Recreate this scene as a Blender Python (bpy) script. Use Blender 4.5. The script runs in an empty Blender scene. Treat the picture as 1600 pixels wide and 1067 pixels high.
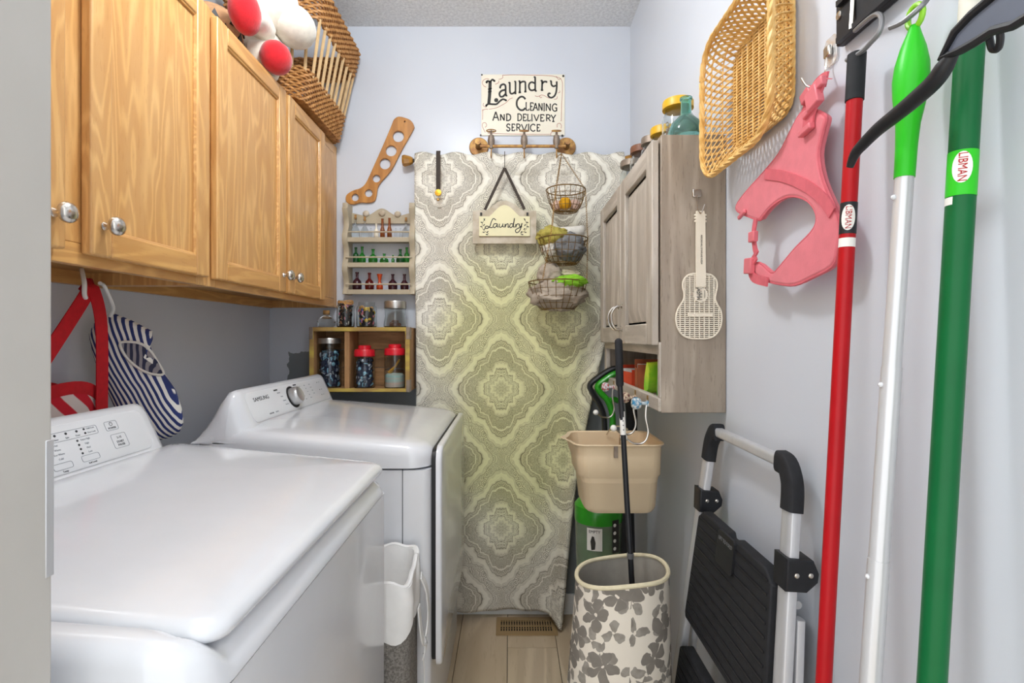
import bpy, bmesh, math, random
from mathutils import Vector, Matrix, noise as mnoise

PI = math.pi
RND = random.Random(11)
scene = bpy.context.scene
COL = scene.collection

# ------------------------------------------------------------------ camera
# room axes: X to the right, Y into the room, Z up; metres
F, VX, VY, CAMH = 800.0, 797.0, 526.0, 1.15      # focal length in photo pixels, vanishing point, eye height
cam_data = bpy.data.cameras.new('camera')
cam_data.sensor_width = 36.0
cam_data.lens = F / 1600.0 * 36.0
cam_data.shift_x = (800.0 - VX) / 1600.0
cam_data.shift_y = (VY - 533.5) / 1600.0
cam_data.clip_start = 0.02
cam = bpy.data.objects.new('camera', cam_data)
cam.location = (0, 0, CAMH)
cam.rotation_euler = (PI / 2, 0, 0)
COL.objects.link(cam)
scene.camera = cam

# ------------------------------------------------------------------ world, exposure
world = bpy.data.worlds.new('world')
scene.world = world
world.use_nodes = True
bg = world.node_tree.nodes['Background']
bg.inputs[0].default_value = (0.95, 0.98, 1.0, 1)
bg.inputs[1].default_value = 1.7
scene.view_settings.view_transform = 'Standard'
scene.view_settings.look = 'None'
scene.view_settings.gamma = 1.0
scene.view_settings.use_curve_mapping = False
scene.view_settings.exposure = 0.40
scene.cycles.diffuse_bounces = 8
CEIL_LIGHT_POWER = 18.0
CEIL_LIGHT_POS = (-0.28, 0.95, 2.44)

# ------------------------------------------------------------------ helpers
def P(x, y, d):
    """point seen at photo pixel (x, y) at depth d"""
    return Vector(((x - VX) * d / F, d, CAMH - (y - VY) * d / F))

def PX(x, y, X):
    """point on the vertical plane at lateral offset X"""
    return P(x, y, X * F / (x - VX))

def C(h):
    def f(v):
        v /= 255.0
        return v / 12.92 if v <= .04045 else ((v + .055) / 1.055) ** 2.4
    return (f(int(h[0:2], 16)), f(int(h[2:4], 16)), f(int(h[4:6], 16)), 1)

def catmull(pts, n=6, closed=False):
    pts = [Vector(p) for p in pts]
    out = []
    m = len(pts)
    rng = m if closed else m - 1
    for i in range(rng):
        if closed:
            p0, p1, p2, p3 = pts[(i - 1) % m], pts[i], pts[(i + 1) % m], pts[(i + 2) % m]
        else:
            p0, p1, p2, p3 = pts[max(i - 1, 0)], pts[i], pts[i + 1], pts[min(i + 2, m - 1)]
        for k in range(n):
            t = k / n
            out.append(0.5 * ((2 * p1) + (p2 - p0) * t + (2 * p0 - 5 * p1 + 4 * p2 - p3) * t * t + (3 * p1 - p0 - 3 * p2 + p3) * t ** 3))
    if not closed:
        out.append(pts[-1])
    return out

ORG = {}

class MB:
    """collects geometry in room coordinates; build() links it as one mesh object"""
    def __init__(s):
        s.v = []; s.f = []; s.mi = []; s.cur = 0; s.uv = None
    def add(s, verts, faces):
        o = len(s.v)
        s.v += [Vector(v) for v in verts]
        for f in faces:
            s.f.append([i + o for i in f]); s.mi.append(s.cur)
        return s
    def box(s, x0, x1, y0, y1, z0, z1, M=None):
        vs = [Vector((x, y, z)) for z in (z0, z1) for y in (y0, y1) for x in (x0, x1)]
        if M: vs = [M @ v for v in vs]
        return s.add(vs, [(0, 2, 3, 1), (4, 5, 7, 6), (0, 1, 5, 4), (2, 6, 7, 3), (0, 4, 6, 2), (1, 3, 7, 5)])
    def tube(s, path, r, seg=8, closed=False, sec=None, ref=None, caps=True):
        path = [Vector(p) for p in path]
        n = len(path)
        rs = r if isinstance(r, (list, tuple)) else [r] * n
        prev = None; rings = []
        for i in range(n):
            if closed: t = path[(i + 1) % n] - path[i - 1]
            else: t = path[min(i + 1, n - 1)] - path[max(i - 1, 0)]
            if t.length < 1e-9: t = Vector((0, 0, 1))
            t.normalize()
            if ref is not None:
                a = Vector(ref)
            elif prev is None:
                a = Vector((0, 0, 1)) if abs(t.z) < .9 else Vector((1, 0, 0))
            else:
                a = prev
            a = a - t * a.dot(t)
            if a.length < 1e-6:
                a = Vector((1, 0, 0)) - t * t.x
                if a.length < 1e-6: a = Vector((0, 1, 0))
            a.normalize(); b = t.cross(a); prev = a
            if sec: rings.append([path[i] + a * (p[0] * rs[i]) + b * (p[1] * rs[i]) for p in sec])
            else: rings.append([path[i] + (a * math.cos(2 * PI * k / seg) + b * math.sin(2 * PI * k / seg)) * rs[i] for k in range(seg)])
        return s.loft(rings, caps=caps and not closed, loop=closed)
    def loft(s, rings, caps=True, loop=False, openring=False):
        m = len(rings[0]); vs = [v for r in rings for v in r]; fs = []
        nr = len(rings)
        for i in range(nr if loop else nr - 1):
            j = (i + 1) % nr
            for k in range(m - 1 if openring else m):
                l = (k + 1) % m
                fs.append((i * m + k, i * m + l, j * m + l, j * m + k))
        if caps:
            fs.append(tuple(reversed(range(m)))); fs.append(tuple(range((nr - 1) * m, nr * m)))
        return s.add(vs, fs)
    def lathe(s, c, prof, seg=20, M=None, sx=1.0, sy=1.0, caps=True):
        c = Vector(c); rings = []
        for r, z in prof:
            ring = []
            for k in range(seg):
                a = 2 * PI * k / seg
                p = Vector((r * math.cos(a) * sx, r * math.sin(a) * sy, z))
                if M: p = M @ p
                ring.append(c + p)
            rings.append(ring)
        return s.loft(rings, caps=caps)
    def prism(s, poly, fn, a, b):
        """poly of 2-D points; fn(u, v, w) -> 3-D; extruded from w=a to w=b"""
        n = len(poly)
        vs = [fn(u, v, a) for u, v in poly] + [fn(u, v, b) for u, v in poly]
        fs = [tuple(reversed(range(n))), tuple(range(n, 2 * n))] + [(i, (i + 1) % n, n + (i + 1) % n, n + i) for i in range(n)]
        return s.add(vs, fs)
    def ell(s, c, r, seg=16, rings=10, M=None, fn=None):
        c = Vector(c); rr = []
        r = Vector(r) if not isinstance(r, (int, float)) else Vector((r, r, r))
        for i in range(1, rings):
            th = PI * i / rings; ring = []
            for k in range(seg):
                ph = 2 * PI * k / seg
                n = Vector((math.sin(th) * math.cos(ph), math.sin(th) * math.sin(ph), -math.cos(th)))
                p = Vector((n.x * r.x, n.y * r.y, n.z * r.z))
                if fn: p = p * fn(n)
                if M: p = M @ p
                ring.append(c + p)
            rr.append(ring)
        vs = [v for q in rr for v in q]; m = seg; nr = len(rr); fs = []
        for i in range(nr - 1):
            for k in range(m):
                l = (k + 1) % m
                fs.append((i * m + k, i * m + l, (i + 1) * m + l, (i + 1) * m + k))
        def pole(z):
            n = Vector((0, 0, z)); p = Vector((0, 0, z * r.z))
            if fn: p = p * fn(n)
            if M: p = M @ p
            return c + p
        b = len(vs); vs.append(pole(-1)); vs.append(pole(1))
        for k in range(m):
            l = (k + 1) % m
            fs.append((b, l, k)); fs.append((b + 1, (nr - 1) * m + k, (nr - 1) * m + l))
        return s.add(vs, fs)
    def grid(s, fn, nu, nv, uvfn=None):
        vs = []; uv = []
        for j in range(nv + 1):
            for i in range(nu + 1):
                u, v = i / nu, j / nv
                vs.append(fn(u, v)); uv.append(uvfn(u, v) if uvfn else (u, v))
        fs = [(j * (nu + 1) + i, j * (nu + 1) + i + 1, (j + 1) * (nu + 1) + i + 1, (j + 1) * (nu + 1) + i) for j in range(nv) for i in range(nu)]
        s.uv = (s.uv or [(0, 0)] * len(s.v)) + uv
        return s.add(vs, fs)
    def me(s, mesh, fn):
        s.add([fn(v.co) for v in mesh.vertices], [tuple(p.vertices) for p in mesh.polygons])
        bpy.data.meshes.remove(mesh)
        return s
    def ribbon(s, pts, w, fn, th=.0006, smooth=5):
        """flat painted stroke: 2-D polyline widened to w; fn(u, v, w)->3-D"""
        q = catmull([(p[0], p[1], 0) for p in pts], smooth) if smooth and len(pts) > 2 else [Vector((p[0], p[1], 0)) for p in pts]
        n = len(q); L = []; Rr = []
        for i in range(n):
            t = q[min(i + 1, n - 1)] - q[max(i - 1, 0)]
            if t.length < 1e-9: t = Vector((1, 0, 0))
            t.normalize(); nn = Vector((-t.y, t.x, 0))
            L.append(q[i] + nn * w / 2); Rr.append(q[i] - nn * w / 2)
        vs = []; fs = []
        for i in range(n):
            vs += [fn(L[i].x, L[i].y, 0), fn(Rr[i].x, Rr[i].y, 0), fn(Rr[i].x, Rr[i].y, th), fn(L[i].x, L[i].y, th)]
        for i in range(n - 1):
            a, b = i * 4, i * 4 + 4
            for k in range(4): fs.append((a + k, a + (k + 1) % 4, b + (k + 1) % 4, b + k))
        fs += [(3, 2, 1, 0), tuple(range((n - 1) * 4, n * 4))]
        return s.add(vs, fs)
    def dot(s, u, v, r, fn, th=.0006, n=12):
        return s.prism([(u + r * math.cos(2 * PI * k / n), v + r * math.sin(2 * PI * k / n)) for k in range(n)], fn, 0, th)
    def build(s, name, mats, parent=None, bevel=0, bseg=2, angle=38, org=None, normals=True):
        if not isinstance(mats, (list, tuple)): mats = [mats]
        if parent is not None: o0 = ORG[parent.name]
        elif org is not None: o0 = Vector(org)
        else:
            xs = [v.x for v in s.v]; ys = [v.y for v in s.v]; zs = [v.z for v in s.v]
            o0 = Vector(((min(xs) + max(xs)) / 2, (min(ys) + max(ys)) / 2, min(zs)))
        me = bpy.data.meshes.new(name)
        me.from_pydata([v - o0 for v in s.v], [], s.f)
        for m in mats: me.materials.append(m)
        me.polygons.foreach_set('material_index', s.mi)
        if normals:
            bm = bmesh.new(); bm.from_mesh(me)
            bmesh.ops.recalc_face_normals(bm, faces=bm.faces[:])
            bm.to_mesh(me); bm.free()
        me.polygons.foreach_set('use_smooth', [True] * len(me.polygons))
        me.set_sharp_from_angle(angle=math.radians(angle))
        if s.uv:
            l = me.uv_layers.new(name='UVMap')
            for lp in me.loops: l.data[lp.index].uv = s.uv[lp.vertex_index]
        o = bpy.data.objects.new(name, me); COL.objects.link(o)
        if parent is not None: o.parent = parent
        else: o.location = o0
        if bevel:
            b = o.modifiers.new('bevel', 'BEVEL'); b.width = bevel; b.segments = bseg; b.limit_method = 'ANGLE'; b.angle_limit = math.radians(40)
        ORG[o.name] = o0
        return o

def tag(o, label=None, cat=None, group=None, kind=None):
    if label: o['label'] = label
    if cat: o['category'] = cat
    if group: o['group'] = group
    if kind: o['kind'] = kind
    return o

def thing(name, label, cat, loc, group=None):
    o = bpy.data.objects.new(name, None); COL.objects.link(o)
    o.location = loc; o.empty_display_size = .05
    ORG[o.name] = Vector(loc)
    return tag(o, label, cat, group)

def copy_tree(o, parent=None):
    c = o.copy(); COL.objects.link(c); c.parent = parent
    for ch in list(o.children): copy_tree(ch, c)
    return c

def plate(outlines, thick, bevel=0.0, bres=1):
    """flat plate with holes, from 2-D outlines; returns a mesh in its own XY plane"""
    cu = bpy.data.curves.new('tmp', 'CURVE'); cu.dimensions = '2D'; cu.fill_mode = 'BOTH'
    cu.extrude = max(thick / 2 - bevel, 0); cu.bevel_depth = bevel; cu.bevel_resolution = bres
    cu.offset = -bevel
    for ol in outlines:
        sp = cu.splines.new('POLY'); sp.points.add(len(ol) - 1)
        for p, q in zip(sp.points, ol): p.co = (q[0], q[1], 0, 1)
        sp.use_cyclic_u = True
    ob = bpy.data.objects.new('tmp', cu)
    me = bpy.data.meshes.new_from_object(ob)
    bpy.data.objects.remove(ob); bpy.data.curves.remove(cu)
    return me

def text(body, size, ext=.0003, align='CENTER', sx=1.0):
    cu = bpy.data.curves.new('tmp', 'FONT'); cu.body = body; cu.size = size; cu.extrude = ext
    cu.align_x = align; cu.align_y = 'CENTER'; cu.resolution_u = 3
    ob = bpy.data.objects.new('tmp', cu)
    me = bpy.data.meshes.new_from_object(ob)
    bpy.data.objects.remove(ob); bpy.data.curves.remove(cu)
    for v in me.vertices: v.co.x *= sx
    return me

def circle(cx, cy, r, n=20):
    return [(cx + r * math.cos(2 * PI * k / n), cy + r * math.sin(2 * PI * k / n)) for k in range(n)]

def rrect(x0, x1, y0, y1, r, n=5):
    out = []
    for cx, cy, a0 in ((x1 - r, y1 - r, 0), (x0 + r, y1 - r, PI / 2), (x0 + r, y0 + r, PI), (x1 - r, y0 + r, 1.5 * PI)):
        for k in range(n + 1):
            a = a0 + PI / 2 * k / n
            out.append((cx + r * math.cos(a), cy + r * math.sin(a)))
    return out

# ------------------------------------------------------------------ materials
class NT:
    def __init__(s, name):
        s.m = bpy.data.materials.new(name); s.m.use_nodes = True
        s.t = s.m.node_tree; s.b = s.t.nodes['Principled BSDF']
    def n(s, typ, ins=None, **kw):
        nd = s.t.nodes.new(typ)
        for k, v in kw.items(): setattr(nd, k, v)
        for k, v in (ins or {}).items(): s.set(nd.inputs[k], v)
        return nd
    def set(s, sock, v):
        if isinstance(v, bpy.types.NodeSocket): s.t.links.new(v, sock)
        else: sock.default_value = v
    def M(s, op, a, b=None, c=None, clamp=False):
        nd = s.t.nodes.new('ShaderNodeMath'); nd.operation = op; nd.use_clamp = clamp
        for i, v in enumerate((a, b, c)):
            if v is not None: s.set(nd.inputs[i], v)
        return nd.outputs[0]
    def mix(s, f, a, b, bt='MIX'):
        nd = s.t.nodes.new('ShaderNodeMix'); nd.data_type = 'RGBA'; nd.blend_type = bt
        s.set(nd.inputs[0], f); s.set(nd.inputs[6], a); s.set(nd.inputs[7], b)
        return nd.outputs[2]
    def step(s, x, e0, e1):
        nd = s.t.nodes.new('ShaderNodeMapRange'); nd.interpolation_type = 'SMOOTHSTEP'
        s.set(nd.inputs[0], x); nd.inputs[1].default_value = e0; nd.inputs[2].default_value = e1
        return nd.outputs[0]
    def ramp(s, x, stops, interp='LINEAR'):
        nd = s.t.nodes.new('ShaderNodeValToRGB'); nd.color_ramp.interpolation = interp
        e = nd.color_ramp.elements
        while len(e) > 1: e.remove(e[0])
        for i, (p, c) in enumerate(stops):
            q = e[0] if i == 0 else e.new(p)
            q.position = p; q.color = c
        s.set(nd.inputs[0], x)
        return nd.outputs[0]
    def obj(s, scale=(1, 1, 1), loc=(0, 0, 0), rot=(0, 0, 0), src='Object'):
        tc = s.n('ShaderNodeTexCoord')
        mp = s.n('ShaderNodeMapping', {'Vector': tc.outputs[src], 'Scale': scale, 'Location': loc, 'Rotation': rot})
        return mp.outputs[0]
    def noise(s, vec, scale, detail=3.0, rough=.5, dist=0.0):
        return s.n('ShaderNodeTexNoise', {'Vector': vec, 'Scale': scale, 'Detail': detail, 'Roughness': rough, 'Distortion': dist}).outputs[0]
    def bump(s, h, strength=.2, dist=.002):
        nd = s.n('ShaderNodeBump', {'Height': h, 'Strength': strength, 'Distance': dist})
        s.t.links.new(nd.outputs[0], s.b.inputs['Normal'])
    def xyz(s, vec):
        nd = s.n('ShaderNodeSeparateXYZ', {0: vec}); return nd.outputs
    def out(s, **kw):
        for k, v in kw.items():
            s.set(s.b.inputs[k.replace('_', ' ')], v)
        return s.m

def mat(name, col, rough=.5, metal=0., var=.08, vscale=18., bump=0., bscale=250., stretch=(1, 1, 1), trans=0., ior=1.45, coat=0., col2=None, sheen=0., spec=.5, detail=3.0):
    n = NT(name); c1 = C(col)
    if col2: c2 = C(col2)
    else: c2 = tuple(max(0, c * (1 - var)) for c in c1[:3]) + (1,)
    v = n.obj(stretch)
    f = n.step(n.noise(v, vscale, detail), .35, .65)
    n.out(Base_Color=n.mix(f, c1, c2), Roughness=rough, Metallic=metal, IOR=ior)
    if trans: n.out(Transmission_Weight=trans)
    if coat: n.out(Coat_Weight=coat, Coat_Roughness=.06)
    if sheen: n.out(Sheen_Weight=sheen)
    n.b.inputs['Specular IOR Level'].default_value = spec
    if bump: n.bump(n.noise(v, bscale, 3.0), bump, .001)
    return n.m

def wood(name, c1, c2, c3, axis='z', k=1.0, rough=.35, lines=9, pore=.5, bumpy=.08, coat=.0):
    n = NT(name)
    st = {'z': (6 * k, 6 * k, .75 * k), 'y': (6 * k, .75 * k, 6 * k), 'x': (.75 * k, 6 * k, 6 * k)}[axis]
    oi = n.n('ShaderNodeObjectInfo')
    tc = n.n('ShaderNodeTexCoord')
    off = n.n('ShaderNodeVectorMath', {0: tc.outputs['Object'], 1: n.n('ShaderNodeCombineXYZ', {0: n.M('MULTIPLY', oi.outputs['Random'], 3.7), 1: n.M('MULTIPLY', oi.outputs['Random'], 5.1), 2: n.M('MULTIPLY', oi.outputs['Random'], 9.3)}).outputs[0]}, operation='ADD').outputs[0]
    v = n.n('ShaderNodeMapping', {'Vector': off, 'Scale': st}).outputs[0]
    big = n.noise(v, 1.0, 2.0, .5, .3)
    ln = n.M('FRACT', n.M('MULTIPLY', big, lines))
    ln = n.M('ABSOLUTE', n.M('SUBTRACT', ln, .5))
    ln = n.step(ln, .5, .18)
    fine = n.noise(v, 22.0, 4.0, .6)
    porem = n.step(fine, .56, .68)
    col = n.mix(n.step(n.noise(v, 2.5, 3.0), .3, .7), C(c1), C(c2))
    col = n.mix(n.M('MULTIPLY', ln, .42), col, C(c3))
    col = n.mix(n.M('MULTIPLY', porem, pore), col, C(c3))
    n.out(Base_Color=col, Roughness=rough)
    if coat: n.out(Coat_Weight=coat, Coat_Roughness=.12)
    n.bump(fine, bumpy, .0008)
    return n.m

def wall_paint(name, patch=False):
    n = NT(name)
    tc = n.n('ShaderNodeTexCoord'); g = n.n('ShaderNodeNewGeometry')
    pos = g.outputs['Position']
    base = n.mix(n.step(n.noise(pos, 3.0, 2.0), .3, .7), C('d0d5dd'), C('ccd1da'))
    if patch:   # older dark grey paint left below a ragged line
        x, y, z = n.xyz(pos)
        rag = n.M('MULTIPLY', n.M('SUBTRACT', n.noise(pos, 22.0, 4.0), .5), .05)
        left = n.step(x, -.73, -.74)
        lim = n.M('ADD', n.M('ADD', .945, n.M('MULTIPLY', left, .14)), rag)
        low = n.M('LESS_THAN', z, lim)
        notfar = n.M('GREATER_THAN', x, n.M('ADD', -.925, rag))
        base = n.mix(n.M('MULTIPLY', low, notfar), base, C('7d8284'))
    n.out(Base_Color=base, Roughness=.30)
    n.b.inputs['Specular IOR Level'].default_value = .4
    n.bump(n.noise(pos, 180.0, 3.0), .12, .001)
    return n.m

MT = {}
MT['wall'] = wall_paint('wall_paint')
MT['wall_back'] = wall_paint('wall_paint_patched', True)
def ceiling_mat():
    n = NT('popcorn_ceiling'); v = n.obj()
    h = n.noise(v, 95.0, 4.0, .7)
    n.out(Base_Color=n.mix(n.step(h, .35, .65), C('d6d8da'), C('eef0f1')), Roughness=.9)
    n.bump(h, .9, .006)
    return n.m
MT['ceiling'] = ceiling_mat()
MT['jamb'] = mat('painted_jamb', 'b9b6b0', .45, var=.03, bump=.05, bscale=60)
MT['trim'] = mat('white_trim', 'dcdcda', .4, var=.03)
MT['oak'] = wood('oak_upright_grain', 'dcae70', 'd4a261', 'aa7238', 'z', 1.9, .38, 13, .30, .06, .15)
MT['oak_h'] = wood('oak_level_grain', 'd9a968', 'd09c59', 'a87036', 'y', 1.9, .38, 11, .30, .06, .15)
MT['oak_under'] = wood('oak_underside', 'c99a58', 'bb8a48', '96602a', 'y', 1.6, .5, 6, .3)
MT['grey_wood'] = wood('weathered_grey_wood', 'ada090', '978a7a', '6f6255', 'z', 1.9, .6, 5, .5, .15)
MT['grey_wood_pale'] = wood('whitewashed_wood', 'c8c0b5', 'b5aca0', '8f8477', 'z', 1.9, .6, 5, .45, .15)
MT['grey_wood_pale_h'] = wood('whitewashed_wood_level', 'c8c0b5', 'b5aca0', '8f8477', 'y', 1.9, .6, 5, .45, .15)
MT['crate'] = wood('raw_crate_wood', 'b98d5f', 'a67c50', '6d4b2d', 'x', 2.0, .7, 6, .5, .2)
MT['crate_z'] = wood('raw_crate_wood_upright', 'b08558', '9c744a', '6d4b2d', 'z', 2.0, .7, 6, .5, .2)
MT['crate_y'] = mat('worn_yellow_paint', 'b89f48', .6, col2='9a7a45', vscale=30, bump=.15, stretch=(.3, 1, 1))
MT['sock'] = wood('sock_form_wood', 'c48a45', 'b97e3a', '8f5a26', 'z', 3, .4, 5, .25)
MT['plank'] = wood('oak_plank_floor', 'dccab0', 'cfbb9e', 'a58d70', 'y', .9, .42, 6, .3, .05)
MT['taupe'] = mat('taupe_paint', 'b3a78f', .5, var=.06, vscale=25)
MT['white'] = mat('white_enamel', 'd9dbdf', .16, var=.015, coat=.5)
MT['white_panel'] = mat('white_control_panel', 'dcdee1', .28, var=.015)
MT['grey_side'] = mat('white_side_enamel', 'd4d6da', .22, var=.015, coat=.3)
MT['print'] = mat('grey_print', '8f949a', .6, var=.1)
MT['print_dark'] = mat('dark_print', '35383c', .6, var=.1)
MT['black'] = mat('black_plastic', '1b1c20', .45, var=.2, vscale=40, bump=.06)
MT['rubber'] = mat('black_rubber', '1f2024', .75, var=.25, vscale=60, bump=.2, bscale=120)
MT['gasket'] = mat('dark_gasket', '15161a', .5, var=.1)
MT['chrome'] = mat('brushed_nickel', 'cfcac2', .22, 1.0, var=.06)
MT['chrome_dark'] = mat('chrome_dial', 'c4c4c4', .3, .6, var=.1)
MT['alu'] = mat('satin_aluminium', 'cfd0d3', .36, .45, var=.05, stretch=(1, 1, .05), vscale=80)
MT['silver'] = mat('silver_tube', 'd2d2d4', .32, .35, var=.05, stretch=(1, 1, .05), vscale=80)
MT['brass'] = mat('aged_brass', 'a8854f', .4, .85, var=.25, vscale=50)
MT['rust'] = mat('rusty_copper', '9a6f48', .55, .5, col2='c39a5a', vscale=45)
MT['pewter'] = mat('pewter_valve', '968779', .5, .5, var=.2, vscale=60)
MT['gold'] = mat('brass_button', 'c9982f', .35, .8, var=.1)
MT['bronze_wire'] = mat('bronze_wire', '8f7346', .45, .8, var=.2, vscale=60)
MT['cream'] = mat('cream_enamel', 'ece6d4', .35, var=.05, vscale=10)
MT['cream2'] = mat('pale_yellow_board', 'e6dfb6', .5, var=.06, vscale=12)
MT['ink'] = mat('charcoal_ink', '34322f', .6, var=.15, vscale=60)
MT['red_ink'] = mat('faded_red_ink', 'b0685c', .6, var=.1)
MT['ribbon'] = mat('dark_brown_ribbon', '433a33', .8, var=.2, vscale=90, bump=.1)
MT['plaque'] = mat('distressed_plaque', 'c9bfae', .6, col2='b3a690', vscale=25, bump=.1)
MT['plaque_edge'] = mat('plaque_dark_edge', '8f8270', .6, var=.2)
MT['wicker'] = mat('golden_wicker', 'e3bd78', .5, col2='cda058', vscale=55, bump=.1)
MT['wicker_b'] = mat('brown_wicker', 'c08d54', .55, col2='9c6a37', vscale=60, bump=.15)
MT['spindle'] = mat('peeled_willow', 'd8b787', .5, var=.12, vscale=40)
MT['tan'] = mat('tan_bucket_plastic', 'e0caa8', .42, var=.03, vscale=8)
MT['pink'] = mat('pink_harness_mesh', 'd9717c', .75, var=.08, vscale=40, bump=.25, bscale=500, sheen=.2)
MT['pink_strap'] = mat('pink_webbing', 'd2646f', .7, var=.1, vscale=60, bump=.3, bscale=400)
MT['pink_plastic'] = mat('pink_buckle', 'd8707a', .4, var=.05)
MT['red_pole'] = mat('red_pole_enamel', 'b00f18', .38, var=.08, spec=.3)
MT['green_pole'] = mat('green_pole_enamel', '075f30', .38, var=.08, spec=.3)
MT['lime'] = mat('lime_green_plastic', '2fbf22', .38, var=.06, spec=.35)
MT['lime2'] = mat('yellow_green_plastic', '8fd032', .4, var=.06)
MT['dust_blue'] = mat('slate_pan_plastic', '5d6472', .4, var=.08)
MT['greysteel'] = mat('grey_steel_hook', '8d8d8f', .4, .6, var=.1)
MT['white_rope'] = mat('cream_cord_wrap', 'e0dccf', .8, var=.1, bump=.5, bscale=160)
MT['red_web'] = mat('red_webbing', 'c4101f', .75, var=.12, vscale=80, bump=.2)
MT['clear'] = mat('clear_glass', 'f3f7f7', .03, trans=1.0, var=.0, ior=1.3)
MT['clear_plastic'] = mat('clear_hook_plastic', 'eef0f2', .15, trans=.7, var=.0, ior=1.3)
MT['amber'] = mat('amber_glass', 'a2561a', .08, trans=.55, var=.1)
MT['green_glass'] = mat('green_glass', '2f9a36', .08, trans=.6, var=.15)
MT['green_glass_d'] = mat('dark_green_glass', '1f6b35', .08, trans=.5, var=.15)
MT['wine_glass'] = mat('dark_purple_glass', '4a1f2c', .1, trans=.35, var=.2)
MT['ruby_glass'] = mat('ruby_glass', '76201c', .1, trans=.4, var=.2)
MT['orange_glass'] = mat('orange_glass', 'd8521f', .12, trans=.3, var=.15)
MT['teal_glass'] = mat('teal_glass', '9fd8cd', .05, trans=.9, var=.05, ior=1.35)
MT['cork'] = mat('cork', 'b98b52', .85, var=.25, vscale=120, bump=.2)
MT['steel_lid'] = mat('brushed_steel_lid', 'b4b2ae', .3, .9, var=.08, stretch=(1, 1, 6), vscale=60)
MT['red_lid'] = mat('red_plastic_lid', 'cf1c2c', .3, var=.05, coat=.2)
MT['yellow_lid'] = mat('yellow_lid', 'd9a91c', .4, var=.08)
MT['brown_lid'] = mat('brown_lid', '7d5038', .5, var=.15)
MT['blue_fill'] = mat('blue_beads', '31466f', .3, col2='8fb3cf', vscale=60)
MT['cloth_grey'] = mat('grey_beige_cloth', 'b5a898', .9, var=.15, vscale=60, bump=.5, bscale=300)
MT['cloth_white'] = mat('white_cloth', 'e3dfd6', .9, var=.08, vscale=60, bump=.5, bscale=300)
MT['cloth_slate'] = mat('slate_cloth', '7e7f80', .9, var=.2, vscale=60, bump=.5, bscale=300)
MT['cloth_yellow'] = mat('olive_yellow_cloth', 'b8ab55', .95, var=.2, vscale=90, bump=.8, bscale=200)
MT['cloth_green'] = mat('lime_green_cloth', '8cc832', .9, var=.15, vscale=60, bump=.5, bscale=300)
MT['cloth_cream'] = mat('cream_cloth', 'd9cfb0', .9, var=.1, vscale=60, bump=.5, bscale=300)
MT['yellow_pom'] = mat('yellow_yarn', 'e0a51c', .95, var=.2, vscale=120, bump=.9, bscale=150)
MT['blush_pom'] = mat('blush_yarn', 'd8b8a8', .95, var=.2, vscale=120, bump=.9, bscale=150)
MT['plush'] = mat('white_plush', 'e6e0d2', .95, var=.08, vscale=60, bump=.6, bscale=220, sheen=.5)
MT['plush_red'] = mat('red_plush', 'cc1422', .95, var=.15, vscale=60, bump=.6, bscale=220, sheen=.4)
MT['hamper_grey'] = mat('grey_tweed', '87837d', .95, col2='65615c', vscale=220, bump=.6, bscale=300)
MT['hamper_white'] = mat('white_liner_cotton', 'e6e5e3', .9, var=.04, vscale=30, bump=.3, bscale=90)
MT['vent'] = mat('tan_vent_enamel', 'a68a62', .45, .2, var=.06)
MT['dark'] = mat('dark_void', '1a1714', .8, var=.1)
MT['guitar'] = mat('cream_flyswatter_plastic', 'e2d8c5', .45, var=.04)
MT['outlet'] = mat('ivory_plate', 'd8cfae', .45, var=.05)
MT['porcelain'] = mat('white_porcelain', 'eeeeea', .15, var=.02, coat=.4)
MT['porcelain_blue'] = mat('blue_ceramic', '2e7fa8', .2, col2='e6e6e0', vscale=140)
MT['porcelain_red'] = mat('floral_ceramic', 'b23a38', .2, col2='dfe4ea', vscale=150)
MT['porcelain_brown'] = mat('plum_ceramic', '6b2f38', .2, col2='d9c7b0', vscale=150)
MT['box_red'] = mat('red_carton', 'cf4523', .55, var=.12, vscale=30)
MT['box_brown'] = mat('brown_carton', 'a5552f', .6, var=.12, vscale=30)
MT['box_green'] = mat('green_packet', '86c62c', .35, col2='c9dd3a', vscale=22)
MT['lamp_glass'] = mat('opal_glass', 'ffffff', .3, var=.01)
MT['amber_knob'] = mat('amber_faceted_glass', 'c08a3a', .1, trans=.3, var=.25, vscale=60)
MT['paper_white'] = mat('white_sticker', 'e8e6e0', .5, var=.04)
MT['vac_clear'] = mat('smoky_clear_bin', 'a9bda0', .12, trans=.6, var=.1, ior=1.3)
MT['vac_green'] = mat('vacuum_green', '2f9a20', .3, var=.08, coat=.2)
MT['patterned'] = mat('tan_woven_pot', 'b58a63', .8, var=.2, vscale=60)
MT['bowl'] = mat('celadon_glaze', 'b9bfa6', .25, col2='d8d6c2', vscale=30, coat=.3)

def stripes(name, ca, cb, freq, ang, axis='yz', wob=.006, duty=.5):
    n = NT(name); x, y, z = n.xyz(n.obj())
    a, b = (y, z) if axis == 'yz' else (x, z)
    nz = n.M('MULTIPLY', n.M('SUBTRACT', n.noise(n.obj(), 9.0, 2.0), .5), wob * 4)
    t = n.M('ADD', n.M('ADD', n.M('MULTIPLY', a, math.cos(ang)), n.M('MULTIPLY', b, math.sin(ang))), nz)
    f = n.step(n.M('ABSOLUTE', n.M('SUBTRACT', n.M('FRACT', n.M('MULTIPLY', t, freq)), .5)), duty / 2 - .03, duty / 2 + .03)
    n.out(Base_Color=n.mix(f, C(ca), C(cb)), Roughness=.85)
    n.bump(n.noise(n.obj(), 400.0, 2.0), .2, .0005)
    return n.m
MT['blue_stripe'] = stripes('navy_striped_cotton', '26336b', 'e6e3dc', 104, .36, axis='xz', duty=.50, wob=.003)
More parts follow.
